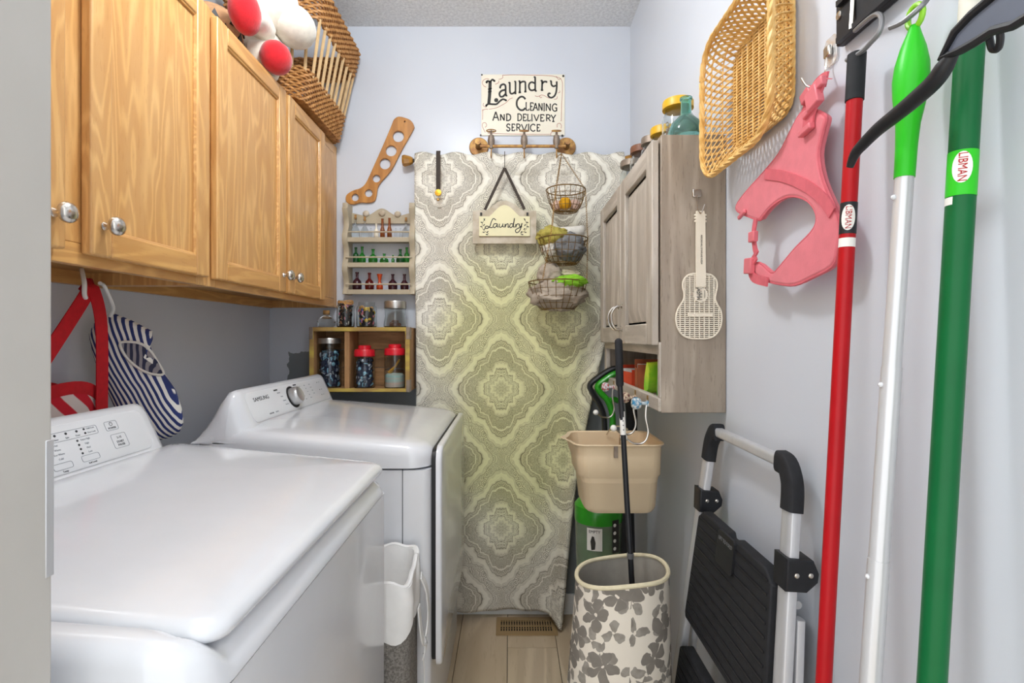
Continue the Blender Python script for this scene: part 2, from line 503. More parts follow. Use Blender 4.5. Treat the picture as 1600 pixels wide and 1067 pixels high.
MT['blue_stripe_in'] = stripes('shaded_navy_stripe_lining', '2a2d45', '8a8488', 104, .05, axis='xz', duty=.5, wob=.002)
MT['red_stripe'] = stripes('red_striped_canvas', 'c8122a', 'ddd2cd', 22, .75, duty=.5)

def curtain_mat():
    n = NT('paisley_medallion_curtain')
    tc = n.n('ShaderNodeTexCoord')
    u, v, _ = n.xyz(tc.outputs['UV'])
    U = n.M('SUBTRACT', n.M('FRACT', n.M('DIVIDE', u, .502)), .5)
    V = n.M('SUBTRACT', n.M('FRACT', n.M('DIVIDE', v, .569)), .5)
    A = n.M('ABSOLUTE', U); B = n.M('ABSOLUTE', V)
    sm = n.M('ADD', A, B)
    flip = n.M('GREATER_THAN', sm, .5)
    A2 = n.M('ABSOLUTE', n.M('SUBTRACT', n.M('MULTIPLY', flip, .5), A))
    B2 = n.M('ABSOLUTE', n.M('SUBTRACT', n.M('MULTIPLY', flip, .5), B))
    s = n.M('ADD', A2, B2)
    th = n.M('ARCTAN2', B2, A2)
    vec = n.n('ShaderNodeCombineXYZ', {0: A2, 1: B2, 2: 0.0}).outputs[0]
    nb = n.noise(vec, 11.0, 2.0, .5, .4)
    lobes = n.M('ADD', n.M('MULTIPLY', n.M('COSINE', n.M('MULTIPLY', th, 12.0)), .012), n.M('MULTIPLY', n.M('COSINE', n.M('MULTIPLY', th, 36.0)), .004))
    r = n.M('ADD', n.M('ADD', s, lobes), n.M('MULTIPLY', n.M('SUBTRACT', nb, .5), .07))
    # broad pale bands of the ogee frame and the inner medallion
    def band(c, w, soft=.012):
        d = n.M('ABSOLUTE', n.M('SUBTRACT', r, c))
        return n.step(d, w + soft, w - soft * .4)
    pale = n.M('MAXIMUM', n.M('MAXIMUM', band(.405, .020, .016), band(.318, .004, .006)), n.M('MAXIMUM', band(.185, .010, .010), n.M('MAXIMUM', band(.078, .007, .006), band(.125, .003, .004))))
    # fine drawn lines: contours that follow the mirror-symmetric field
    nf = n.noise(vec, 26.0, 3.0, .6, 1.2)
    vo = n.n('ShaderNodeTexVoronoi', {'Vector': vec, 'Scale': 19.0, 'Randomness': .8}, voronoi_dimensions='2D')
    ros = n.M('ABSOLUTE', n.M('SUBTRACT', n.M('FRACT', n.M('MULTIPLY', vo.outputs['Distance'], 4.2)), .5))
    ros = n.step(ros, .26, .10)
    lf = n.M('ABSOLUTE', n.M('SUBTRACT', n.M('FRACT', n.M('ADD', n.M('MULTIPLY', nf, 17.0), n.M('MULTIPLY', r, 6.0))), .5))
    lines = n.step(lf, .24, .10)
    edge = n.M('ABSOLUTE', n.M('SUBTRACT', n.M('FRACT', n.M('MULTIPLY', r, 34.0)), .5))
    contour = n.step(edge, .16, .05)
    near = n.M('MAXIMUM', band(.405, .050, .02), n.M('MAXIMUM', band(.185, .035, .015), band(.078, .02, .01)))
    contour = n.M('MULTIPLY', contour, near)
    which = n.step(n.noise(vec, 9.0, 1.0), .42, .58)
    fill = n.M('ADD', n.M('MULTIPLY', ros, which), n.M('MULTIPLY', lines, n.M('SUBTRACT', 1.0, which)))
    fill = n.M('MULTIPLY', fill, n.M('SUBTRACT', 1.0, n.M('MULTIPLY', near, .6)))
    ink = n.M('MAXIMUM', fill, contour)
    ink = n.M('MULTIPLY', ink, n.M('SUBTRACT', 1.0, n.M('MULTIPLY', pale, .93)))
    big = n.noise(n.obj(), 2.4, 2.0)
    washf = n.step(n.noise(vec, 5.0, 2.0), .30, .70)
    ground = n.mix(washf, C('ebe7db'), C('d6d0c1'))
    mid = n.step(n.M('ABSOLUTE', n.M('SUBTRACT', r, .29)), .11, .02)
    ground = n.mix(n.M('MULTIPLY', mid, .22), ground, C('9a9484'))
    ground = n.mix(pale, ground, C('efece0'))
    col = n.mix(n.M('MULTIPLY', ink, .78), ground, C('5a554b'))
    # yellow-green tint painted in as light showing through the middle of the cloth
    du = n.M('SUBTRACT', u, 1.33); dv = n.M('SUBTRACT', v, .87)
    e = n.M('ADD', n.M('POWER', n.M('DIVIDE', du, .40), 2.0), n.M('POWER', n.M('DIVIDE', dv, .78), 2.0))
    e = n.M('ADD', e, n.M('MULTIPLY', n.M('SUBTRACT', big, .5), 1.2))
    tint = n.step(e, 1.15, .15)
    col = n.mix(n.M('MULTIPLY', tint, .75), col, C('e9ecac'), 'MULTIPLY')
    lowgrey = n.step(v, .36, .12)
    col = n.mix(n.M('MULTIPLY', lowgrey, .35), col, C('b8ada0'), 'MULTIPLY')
    n.out(Base_Color=col, Roughness=.8)
    n.b.inputs['Specular IOR Level'].default_value = .25
    n.bump(n.noise(tc.outputs['UV'], 700.0, 2.0), .15, .0005)
    return n.m
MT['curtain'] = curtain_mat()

def floral_mat():
    n = NT('grey_floral_canvas')
    tc = n.n('ShaderNodeTexCoord'); uv = tc.outputs['UV']
    def layer(scale, petals, rad, seed, sharp=.35):
        mp = n.n('ShaderNodeMapping', {'Vector': uv, 'Location': (seed, seed * .7, 0), 'Scale': (scale, scale, 1)}).outputs[0]
        warp = n.n('ShaderNodeTexNoise', {'Vector': mp, 'Scale': 2.2, 'Detail': 2.0}).outputs[1]
        wv = n.n('ShaderNodeVectorMath', {0: n.n('ShaderNodeVectorMath', {0: warp, 1: (.5, .5, .5)}, operation='SUBTRACT').outputs[0], 1: (.36, .36, 0)}, operation='MULTIPLY').outputs[0]
        q = n.n('ShaderNodeVectorMath', {0: mp, 1: wv}, operation='ADD').outputs[0]
        vo = n.n('ShaderNodeTexVoronoi', {'Vector': q, 'Scale': 1.0, 'Randomness': .75}, voronoi_dimensions='2D')
        d = n.n('ShaderNodeVectorMath', {0: q, 1: vo.outputs['Position']}, operation='SUBTRACT').outputs[0]
        dx, dy, _ = n.xyz(d)
        rr = vo.outputs['Distance']
        rnd = n.n('ShaderNodeSeparateXYZ', {0: vo.outputs['Color']}).outputs[0]
        th = n.M('ADD', n.M('ARCTAN2', dy, dx), n.M('MULTIPLY', rnd, 6.28))
        lobe = n.M('ABSOLUTE', n.M('COSINE', n.M('MULTIPLY', th, petals / 2.0)))
        lim = n.M('MULTIPLY', n.M('POWER', lobe, sharp), rad)
        inside = n.M('LESS_THAN', rr, lim)
        core = n.M('GREATER_THAN', rr, .045)
        return n.M('MULTIPLY', inside, core), rnd
    a, ra = layer(12.0, 5, .44, .37)
    b, rb = layer(15.0, 3, .50, 4.1, 1.4)
    both = n.M('MAXIMUM', a, b)
    tone = n.mix(n.step(n.noise(uv, 40.0, 3.0), .35, .65), C('857f76'), C('9a948a'))
    g = n.mix(n.M('MULTIPLY', a, .8), tone, C('78726a'))
    col = n.mix(both, C('ded6c8'), g)
    n.out(Base_Color=col, Roughness=.9)
    n.bump(n.noise(uv, 600.0, 2.0), .25, .0006)
    return n.m
MT['floral'] = floral_mat()
MT['floral_in'] = mat('grey_hamper_lining', 'aaa59b', .8, var=.1, vscale=30, bump=.2)

# ================================================================== the room
XL, XR, YB, ZC = -1.0, 0.5, 2.13, 2.44
YN0, YN1 = 0.26, 0.40            # the wall with the doorway the camera looks through
def struct(o): return tag(o, kind='structure')

fl = struct(MB().box(XL - .1, XR + .1, -1.6, YB + .1, -.06, -.006).build('floor', MT['dark'], org=(0, 0, 0)))
pw = .184
plank_cache = {}
for k in range(-6, 4):
    x0 = -.01 + k * pw
    yy = -1.6 - RND.random() * .9
    while yy < YB:
        y0, y1 = max(yy, -1.6), min(yy + 1.22, YB)
        xa, xb = max(x0, XL - .05), min(x0 + pw, XR + .05)
        if y1 - y0 > .02 and xb - xa > .02:
            MB().box(xa + .0009, xb - .0009, y0 + .0009, y1 - .0009, -.006, 0).build('plank', MT['plank'], fl, bevel=.0012, bseg=1)
        yy += 1.22

struct(MB().box(XL - .1, XR + .1, YB, YB + .1, 0, ZC).build('wall_back', MT['wall_back']))
struct(MB().box(XL - .1, XL, YN0, YB, 0, ZC).build('wall_left', MT['wall']))
struct(MB().box(XR, XR + .1, YN0 - .5, YB, 0, ZC).build('wall_right', MT['wall']))
struct(MB().box(XL - .1, XR + .1, YN0, YB + .1, ZC, ZC + .08).build('ceiling', MT['ceiling']))
nw = MB()
nw.box(XL, -.40, YN0, YN1, 0, ZC); nw.box(-.40, XR, YN0, YN1, 2.06, ZC)
struct(nw.build('wall_near', MT['wall']))
jb = MB().box(-.40, -.3615, YN0 - .01, YN1 + .005, 0, 2.03).box(-.40, XR, YN0 - .01, YN1 + .005, 2.03, 2.06)
jo = struct(jb.build('door_1', MT['jamb'], bevel=.003))
tag(MB().box(-.3617, -.3607, .398, .4052, .962, 1.069).build('strike_plate', MT['alu'], jo, bevel=.0005), 'grey metal strike plate')
struct(MB().box(XL, XR, YB - .012, YB, 0, .085).build('baseboard_back', MT['trim'], bevel=.003))
struct(MB().box(XR - .012, XR, .45, YB - .012, 0, .085).build('baseboard_right', MT['trim'], bevel=.003))

# ceiling lamp, above the frame in the middle of the room
cl = thing('ceiling_light', 'round opal ceiling lamp just above the top of the picture', 'lamp', (CEIL_LIGHT_POS[0], CEIL_LIGHT_POS[1], 2.44))
x, y, z = CEIL_LIGHT_POS
MB().lathe((x, y, 2.415), [(.14, 0), (.15, .006), (.15, .025)], 32).build('base', MT['chrome'], cl)
em = MT['lamp_glass'].node_tree.nodes['Principled BSDF']
em.inputs['Emission Color'].default_value = (.97, .99, 1, 1); em.inputs['Emission Strength'].default_value = 2.5
MB().lathe((x, y, 2.36), [(.002, -.01), (.05, -.006), (.10, .012), (.13, .035), (.138, .055)], 32).build('dome', MT['lamp_glass'], cl)
ld = bpy.data.lights.new('lamp_light', 'POINT'); ld.shadow_soft_size = .08; ld.energy = CEIL_LIGHT_POWER; ld.color = (.96, .985, 1.0)
lo = bpy.data.objects.new('lamp_light', ld); COL.objects.link(lo); lo.parent = cl; lo.location = (0, 0, -.17)

# ================================================================== oak wall cabinets (left)
CZ0, CZ1, CXF = 1.27, 1.935, -.72
def knob(mb, p, axis, r=.0165):
    M = Vector(axis).to_track_quat('Z', 'Y').to_matrix()
    mb.lathe(p, [(.006, 0), (.0075, .003), (.005, .008), (.0055, .013), (r * .6, .016), (r * .95, .020), (r, .024), (r * .9, .029), (r * .55, .033), (.001, .0345)], 18, M)
def oak_cabinet(label, y0, y1, doors, stiles):
    t = thing('wall_cabinet', label, 'cabinet', ((XL + CXF) / 2, (y0 + y1) / 2, CZ0), 'oak wall cabinets')
    MB().box(XL + .002, CXF - .018, y0 + .001, y0 + .017, CZ0, CZ1).build('side_panel', MT['oak'], t)
    MB().box(XL + .002, CXF - .018, y1 - .017, y1 - .001, CZ0, CZ1).build('side_panel', MT['oak'], t)
    m = MB().box(XL + .02, CXF - .018, y0 + .017, y1 - .017, CZ0 + .028, CZ0 + .04)
    m.build('bottom_panel', MT['oak_under'], t)
    MB().box(XL + .002, CXF - .018, y0 + .017, y1 - .017, CZ1 - .014, CZ1 - .002).build('top_panel', MT['oak_under'], t)
    MB().box(XL + .002, XL + .02, y0 + .017, y1 - .017, CZ0 - .002, CZ0 + .04).build('hanging_rail', MT['oak_h'], t)
    MB().box(XL + .002, XL + .008, y0 + .017, y1 - .017, CZ0 + .04, CZ1 - .014).build('back_panel', MT['oak_under'], t)
    fr = MB(); st = .036
    fr.box(CXF - .018, CXF, y0 + .0005, y0 + st, CZ0, CZ1); fr.box(CXF - .018, CXF, y1 - st, y1 - .0005, CZ0, CZ1)
    for a, b in stiles: fr.box(CXF - .018, CXF - .0002, a, b, CZ0 + st, CZ1 - st)
    fr.cur = 1
    fr.box(CXF - .018, CXF, y0 + st, y1 - st, CZ0, CZ0 + st); fr.box(CXF - .018, CXF, y0 + st, y1 - st, CZ1 - st, CZ1)
    fr.build('face_frame', [MT['oak'], MT['oak_h']], t, bevel=.0012, bseg=1)
    for (a, b, side) in doors:
        z0, z1 = CZ0 + .018, CZ1 - .016; w = .046
        d = MB()
        d.box(CXF + .001, CXF + .02, a, a + w, z0, z1); d.box(CXF + .001, CXF + .02, b - w, b, z0, z1)
        d.cur = 1
        d.box(CXF + .001, CXF + .0195, a + w, b - w, z0, z0 + w); d.box(CXF + .001, CXF + .0195, a + w, b - w, z1 - w, z1)
        do = d.build('door', [MT['oak'], MT['oak_h']], t, bevel=.004, bseg=3)
        MB().box(CXF + .003, CXF + .011, a + w - .004, b - w + .004, z0 + w - .004, z1 - w + .004).build('panel', MT['oak'], do)
        bead = MB(); q = .005
        ring = [(a + w, z0 + w), (b - w, z0 + w), (b - w, z1 - w), (a + w, z1 - w)]
        for i in range(4):
            p, r_ = ring[i], ring[(i + 1) % 4]
            bead.tube([(CXF + .0125, p[0], p[1]), (CXF + .0125, r_[0], r_[1])], .0042, 8)
        bead.build('bead', MT['oak_h'], do)
        k = MB(); knob(k, (CXF + .02, (b - .025) if side > 0 else (a + .025), z0 + .052), (1, 0, 0))
        k.build('knob', MT['chrome'], do)
    return t
oak_cabinet('oak wall cabinet nearest the door jamb, plush-free end with two knobs side by side', YN1 + .01, 1.212, [(.44, .808, 1), (.856, 1.194, -1)], [(.79, .875)])['label'] = 'nearer oak wall cabinet, cut by the door jamb at left'
oak_cabinet('farther oak wall cabinet reaching the back wall, above the dryer', 1.214, YB - .003, [(1.226, 1.603, 1), (1.625, 1.94, -1)], [(1.59, 1.64), (1.925, 2.095)])

# ---------------------------------------------------------------- things on top of the oak cabinets
# generic plush toy
pt = thing('plush_toy', 'white plush toy with red paws sitting on the oak cabinets', 'toy', (-.80, 1.52, CZ1))
fz = lambda n: 1 + .03 * mnoise.noise(n * 9)
b = MB()
b.ell((-.79, 1.585, 2.025), (.085, .078, .10), 20, 14, fn=fz)
b.tube(catmull([(-.745, 1.54, 2.075), (-.722, 1.45, 2.055), (-.708, 1.385, 2.022)], 5), [.038 - .0006 * i for i in range(11)], 12)
b.tube(catmull([(-.77, 1.53, 1.985), (-.73, 1.535, 1.985), (-.70, 1.535, 1.978)], 5), .045, 12)
b.build('body', MT['plush'], pt)
h = MB().ell((-.745, 1.56, 2.165), (.095, .10, .09), 24, 16, fn=fz)
h.ell((-.675, 1.600, 2.118), (.064, .080, .058), 20, 12, fn=fz)
h.build('head', MT['plush'], pt)
MB().ell((-.69, 1.51, 1.972), (.044, .050, .046), 18, 12, fn=fz).build('paw', MT['plush_red'], pt)
MB().ell((-.705, 1.36, 2.012), (.040, .044, .056), 18, 12, Matrix.Rotation(.4, 3, 'X'), fn=fz).build('paw', MT['plush_red'], pt)
for q in ((-.672, 1.53, 2.18), (-.672, 1.635, 2.165)):
    MB().ell(q, (.008, .012, .014), 12, 8).build('eye', MT['black'], pt)
for yy, zz in ((1.48, 2.20), (1.655, 2.17)):
    MB().ell((-.75, yy, zz), (.03, .018, .06), 14, 10, Matrix.Rotation(.3 if yy < 1.6 else -.3, 3, 'X')).build('ear', MT['plush'], pt)

pp = thing('woven_pot', 'tan pot with dark triangle marks beside the white plush toy', 'pot', (-.84, 1.44, CZ1))
MB().lathe((-.84, 1.44, CZ1), [(.045, 0), (.07, .02), (.082, .06), (.075, .10), (.055, .125), (.05, .125), (.05, .10)], 24).build('pot', MT['patterned'], pp)
for k in range(10):
    a = 2 * PI * k / 10
    for zz, s_ in ((.055, .013), (.085, .012)):
        rr = .0815
        aa = a + (.3 if zz > .06 else 0)
        c = Vector((-.84 + rr * math.cos(aa), 1.44 + rr * math.sin(aa), CZ1 + zz))
        n_ = Vector((math.cos(aa), math.sin(aa), 0)); t_ = Vector((-math.sin(aa), math.cos(aa), 0))
        MB().prism([(-s_, -s_), (s_, -s_), (0, s_)], lambda u, v, w: c + t_ * u + Vector((0, 0, v)) + n_ * w, -.003, .0018).build('triangle_mark', MT['gasket'], pp)
bw = thing('glazed_bowl', 'pale green glazed bowl with dark rim at the top edge on the cabinets', 'bowl', (-.85, 1.185, CZ1))
MB().lathe((-.85, 1.185, CZ1), [(.05, 0), (.055, .01), (.045, .015), (.085, .06), (.105, .11), (.108, .135), (.103, .135), (.098, .11), (.078, .063), (.01, .025)], 32).build('vessel', MT['bowl'], bw)
for zz, rr in ((.136, .106), (.10, .1025), (.085, .097)):
    MB().tube([(-.85 + rr * math.cos(a * PI / 16), 1.185 + rr * math.sin(a * PI / 16), CZ1 + zz) for a in range(32)], .004 if zz > .13 else .002, 6, closed=True).build('rim_band', MT['gasket'], bw)

# wicker basket with open spindles
def rect_pt(t, x0, x1, y0, y1, r=.05):
    pts = rrect(x0, x1, y0, y1, r, 6)
    L = [0]
    for i in range(len(pts)):
        a, c = pts[i], pts[(i + 1) % len(pts)]; L.append(L[-1] + math.hypot(c[0] - a[0], c[1] - a[1]))
    s_ = (t % 1.0) * L[-1]
    for i in range(len(pts)):
        if L[i + 1] >= s_:
            f = (s_ - L[i]) / max(L[i + 1] - L[i], 1e-9); a, c = pts[i], pts[(i + 1) % len(pts)]
            return a[0] + (c[0] - a[0]) * f, a[1] + (c[1] - a[1]) * f
    return pts[0]
BKB = (-.905, -.690, 1.68, 2.095); BKT = (-.955, -.612, 1.665, 2.122); BKH = .375
def bk_pt(t, h, off=0.0):
    f = h / BKH
    q = [BKB[i] * (1 - f) + BKT[i] * f for i in range(4)]
    x, y = rect_pt(t, q[0] - off, q[1] + off, q[2] - off, q[3] + off)
    dip = 0
    return Vector((x, y, CZ1 + .002 + h))
sb = thing('spindle_basket', 'brown wicker basket with open spindle sides on the oak cabinet by the wall', 'basket', (-.80, 1.85, CZ1))
def band(h0, h1, rows, name):
    m = MB(); N = 168
    for r_ in range(rows):
        h = h0 + (h1 - h0) * (r_ + .5) / rows
        m.tube([bk_pt(k / N, h, .0035 * math.cos(PI * (k / 2.0 + r_))) for k in range(N)], (h1 - h0) / rows * .56, 5, closed=True)
    m.build(name, MT['wicker_b'], sb)
band(0, .105, 12, 'woven_base'); band(.262, .37, 12, 'woven_rim')
MB().add([bk_pt(k / 48, .004, -.002) for k in range(48)], [tuple(range(48))]).build('bottom', MT['wicker_b'], sb, normals=False)
for k in range(30):
    t_ = (k + .5) / 30
    MB().tube([bk_pt(t_, .09), bk_pt(t_, .18), bk_pt(t_, .275)], .0056, 6).build('spindle', MT['spindle'], sb)

# ---------------------------------------------------------------- bags under the cabinet
def puff(mb, outline, nrm, th, levels=(1, .97, .9, .78, .6, .4, .2), two=True):
    """cushion grown from a closed outline of 3-D points"""
    c = sum(outline, Vector()) / len(outline); nrm = Vector(nrm)
    f = [[c + (p - c) * s_ + nrm * th * math.sqrt(max(0, 1 - s_ ** 2.4)) for p in outline] for s_ in levels]
    n_ = len(outline)
    if two:
        g = [[c + (p - c) * s_ - nrm * th * .5 * math.sqrt(max(0, 1 - s_ ** 2.4)) for p in outline] for s_ in levels]
        mb.loft(list(reversed(g)) + f[1:], caps=True)
    else:
        mb.loft(f, caps=True)
    return mb

tb = thing('tote_bag', 'red and white striped tote bag hanging by long red straps', 'bag', (-.945, .98, .70))
g = lambda u, v: None
# open bag: a soft box with a dipping rim
def tote(u, v):
    a = 2 * PI * u
    ex = .044 * (1 if v < .9 else .96)
    x = -.9475 + ex * max(-1, min(1, 1.25 * math.cos(a)))
    y = .985 + .165 * max(-1, min(1, 1.12 * math.sin(a))) * (1 - .06 * (1 - v))
    z = .70 + v * (.335 + .012 * math.sin(a * 3) - .03 * abs(math.sin(a)) ** 3)
    return Vector((x, y, z))
MB().grid(tote, 48, 14).build('bag_body', MT['red_stripe'], tb)
m = MB()
m.tube(catmull([tote(k / 24, 1.0) for k in range(24)], 3, closed=True), 1, sec=[(-.013, -.0015), (.013, -.0015), (.013, .0015), (-.013, .0015)], ref=(0, 0, 1), closed=True)
m.build('rim_binding', MT['red_web'], tb)
sec = [(-.0012, -.016), (.0012, -.016), (.0012, .016), (-.0012, .016)]
hook = Vector((-.905, 1.105, 1.262))
for p0, p1, off in (((-.905, .93, 1.02), (-.907, 1.06, 1.19), -.006), ((-.905, 1.135, .98), (-.9, 1.128, 1.17), .008)):
    MB().tube(catmull([p0, p1, hook + Vector((0, off, -.01)), hook + Vector((-.012, off, 0))], 6), 1, sec=sec, ref=(1, 0, 0)).build('strap', MT['red_web'], tb)
MB().tube(catmull([hook + Vector((-.02, .0, .036)), hook + Vector((-.004, -.016, .022)), hook + Vector((.008, -.026, .0)), hook + Vector((.008, -.026, -.022)), hook + Vector((.004, -.018, -.03))], 6), .0045, 8).build('hook', MT['porcelain'], tb)

ob = thing('clothespin_bag', 'navy and white striped clothespin bag with a curved opening', 'bag', (-.90, 1.25, .86))
opx = [(139, 522), (147, 505), (165, 494), (177, 489), (205, 500), (238, 517), (239, 530), (236, 542), (248, 570), (263, 592), (275, 610), (284, 638), (287, 660), (280, 676), (265, 684), (240, 690), (222, 690), (200, 672), (182, 645), (168, 612), (152, 575), (142, 545)]
def PB(x, y): return P(x, y, 1.185 + (x - 139) / 148 * .095)
BN = Vector((.53, -.848, 0)); BT = .030
ol = [PB(a, c) for a, c in opx]
ol = [ol[i].lerp(ol[(i + 1) % len(ol)], k / 3) for i in range(len(ol)) for k in range(3)]
puff(MB(), ol, BN, BT).build('bag_body', MT['blue_stripe'], ob)
def onbag(a, c, h):
    p = PB(a, c); c0 = sum(ol, Vector()) / len(ol)
    dirv = p - c0; best = 1.0
    ang = math.atan2(dirv.z, dirv.x * 1.18); bl = 1e9
    for q in ol:
        e = q - c0; da = abs((math.atan2(e.z, e.x * 1.18) - ang + PI) % (2 * PI) - PI)
        if da < bl: bl = da; best = e.length
    s_ = min(.999, dirv.length / best)
    return p + BN * (BT * math.sqrt(1 - s_ ** 2.4) + h)
op = [(190, 536), (205, 534), (222, 537), (236, 548), (247, 566), (256, 583), (243, 584), (225, 578), (208, 566), (196, 552)]
rim = catmull([onbag(a, c, .0045) for a, c in op], 4, closed=True)
cc = sum(rim, Vector()) / len(rim)
m = MB(); m.loft([rim, [cc + (p - cc) * .6 + BN * .003 for p in rim], [cc + (p - cc) * .2 + BN * .004 for p in rim]], caps=True)
m.build('opening', MT['blue_stripe_in'], ob)
MB().tube([p + BN * .001 for p in rim], .0030, 6, closed=True).build('binding', MT['cloth_white'], ob)
MB().tube(catmull([Vector((-.905, 1.13, 1.268)), P(163, 447, 1.15), P(173, 468, 1.17), P(177, 482, 1.19), P(172, 494, 1.20)], 6), .0042, 8).build('hanger_hook', MT['porcelain'], ob)

# ================================================================== washer and dryer
AW = .69
def appliance(name, label, Y0, XF, washer):
    Y1 = Y0 + AW; XBk = XF - .615
    t = thing(name, label, name.split('_')[0], ((XF + XBk) / 2, (Y0 + Y1) / 2, 0))
    def topz(x):
        u = max(0, min(1, (XF - x) / .46)); return .870 + .045 * (u * (1.35 - .35 * u))
    # body
    b = MB(); ol = rrect(XBk, XF - .004, Y0 + .004, Y1 - .004, .022, 4)
    b.loft([[Vector((x, y, z)) for x, y in ol] for z in (.03, .8095)])
    b.build('body', MT['grey_side'], t)
    for fx in (XBk + .06, XF - .06):
        for fy in (Y0 + .06, Y1 - .06):
            MB().lathe((fx, fy, 0), [(.022, 0), (.024, .008), (.012, .012), (.012, .034)], 12).build('foot', MT['rubber'], t)
    if not washer:
        s_ = MB().box(XF - .0745, XF - .073, Y0 + .0025, Y0 + .0055, .06, .812)
        s_.build('side_seam', MT['gasket'], t)
    # top cover
    def ring(inset, z, dz, r=.06):
        q = rrect(XBk + inset, XF - inset, Y0 + inset, Y1 - inset, max(r - inset * .4, .015), 18)
        return [Vector((x, y, z if z is not None else topz(x) + dz)) for x, y in q]
    low = -.020 if washer else 0.0
    c = MB()
    lv = [ring(.006, .8125, 0), ring(0, .8155, 0)] + ([ring(0, .8175, 0)] if washer else [ring(0, .832, 0), ring(0, None, -.034)]) + [ring(.002, None, -.022), ring(.007, None, -.012), ring(.016, None, -.005), ring(.03, None, -.001), ring(.07, None, .001), ring(.14, None, .002), ring(.24, None, .002)]
    if washer:
        for rg in lv:
            for v in rg:
                f = max(0, min(1, (v.y - (Y0 + .026)) / .035)); f = f * f * (3 - 2 * f)
                if v.z > .818: v.z -= .0245 * f
    c.loft(lv, caps=True)
    c.build('top_cover', MT['white'], t, angle=60)
    if washer:
        l = MB()
        def lr(inset, dz):
            q = rrect(XF - .478 + inset, XF - .006 - inset, Y0 + .036 + inset, Y1 - .004 - inset, max(.030 - inset * .5, .012), 8)
            q2 = []
            for x, y in q:      # the near edge bows and the front corner is cut round
                q2.append(Vector((x, y, topz(x) + dz)))
            return q2
        l.loft([lr(.020, -.022), lr(.010, -.021), lr(.003, -.017), lr(.0, -.011), lr(.001, -.005), lr(.006, .0), lr(.016, .003), lr(.05, .006), lr(.10, .008), lr(.18, .009)], caps=True)
        l.build('lid', MT['white'], t, angle=60)
    # console housing behind the top
    base = .878
    prof = [(-.470, .907), (-.476, .915), (-.492, .955), (-.508, .992), (-.515, 1.003), (-.525, 1.009), (-.538, 1.005), (-.552, .985), (-.575, .940), (-.600, .900), (-.612, .885), (-.612, .872), (-.50, .870)]
    h = MB(); rings = []
    for dy, f in ((.0, .06), (.006, .30), (.018, .66), (.032, .90), (.046, .985), (.06, 1.0)):
        rings.append((Y0 + dy, f))
    rings += [(2 * (Y0 + AW / 2) - y, f) for y, f in reversed(rings)]
    h.loft([[Vector((XF + px_ - (1 - f) * (.03 if px_ > -.52 else 0), y, base + (pz - base) * f)) for px_, pz in prof] for y, f in rings], caps=True)
    h.build('console', MT['white'], t, angle=55)
    # control panel, a thin slab on the slanted face
    A = Vector((XF - .4775, 0, .9185)); B = Vector((XF - .5115, 0, .997))
    e2 = (B - A).normalized(); nr = Vector((e2.z, 0, -e2.x)); H_ = (B - A).length
    def pf(u, v, w): return Vector((0, Y0 + u, 0)) + A + e2 * v + nr * w
    p = MB(); q = rrect(.060, AW - .060, .001, H_, .02, 6)
    p.loft([[pf(u, v, w) for u, v in q] for w in (.0, .0018)] + [[pf(.345 + (u - .345) * .99, H_ / 2 + (v - H_ / 2) * .96, .0026) for u, v in q]], caps=True)
    po = p.build('control_panel', MT['white_panel'], t)
    W0 = .0027
    def lab(name, s_, size, u, v, m='print'):
        MB().me(text(s_, size), lambda co: pf(u + co.x, v + co.y, W0 + co.z)).build(name, MT[m], po)
    def frame(u0, u1, v0, v1):
        m = MB(); q = rrect(u0, u1, v0, v1, .0035, 3); q.append(q[0])
        m.ribbon(q, .0008, lambda u, v, w: pf(u, v, W0 + w), .0003, 0)
        m.build('button_outline', MT['print'], po)
    if washer:
        frame(.385, .508, .056, .072)
        for k, s_ in enumerate(('Wash', 'Rinse', 'Spin', 'Done')):
            lab('panel_lettering', s_, .0042, .398 + k * .022, .0600)
            MB().dot(.398 + k * .022, .0675, .0022, lambda u, v, w: pf(u, v, W0 + w), .0006).build('indicator', MT['print_dark'], po)
        for k, s_ in enumerate(('Child Lock', 'Door Lock')):
            lab('panel_lettering', s_, .004, .494, .0685 - k * .0075)
            MB().dot(.480, .0685 - k * .0075, .002, lambda u, v, w: pf(u, v, W0 + w), .0006).build('indicator', MT['print_dark'], po)
        for c_, words in ((.398, ('Hot', 'Warm', 'Eco Warm', 'Cold')), (.458, ('Extra High', 'High', 'Med', 'Low'))):
            for k, s_ in enumerate(words):
                MB().dot(c_, .0505 - k * .0080, .002, lambda u, v, w: pf(u, v, W0 + w), .0006).build('indicator', MT['print_dark'], po)
                lab('panel_lettering', s_, .0046, c_ + .017, .0505 - k * .0080)
        frame(.395, .432, .0085, .0195); frame(.452, .490, .0105, .0215)
        lab('panel_lettering', 'Temp', .0046, .414, .0045, 'print_dark'); lab('panel_lettering', 'Soil Level', .0046, .471, .0065, 'print_dark')
        frame(.527, .557, .055, .073); frame(.530, .566, .018, .046)
        lab('panel_lettering', 'POWER', .0054, .542, .0592, 'print_dark')
        lab('panel_lettering', 'START', .0062, .548, .0300, 'print_dark'); lab('panel_lettering', 'PAUSE', .0062, .548, .0235, 'print_dark')
        pi = MB(); pi.ribbon([(.542 + .0035 * math.sin(a), .0675 + .0035 * math.cos(a)) for a in [(.5 + k * .53) for k in range(11)]], .0008, lambda u, v, w: pf(u, v, W0 + w), .0003, 3)
        pi.ribbon([(.542, .0685), (.542, .0720)], .0008, lambda u, v, w: pf(u, v, W0 + w), .0003, 0)
        pi.ribbon([(.543, .0405), (.547, .0375), (.543, .0365)], .0009, lambda u, v, w: pf(u, v, W0 + w), .0003, 0)
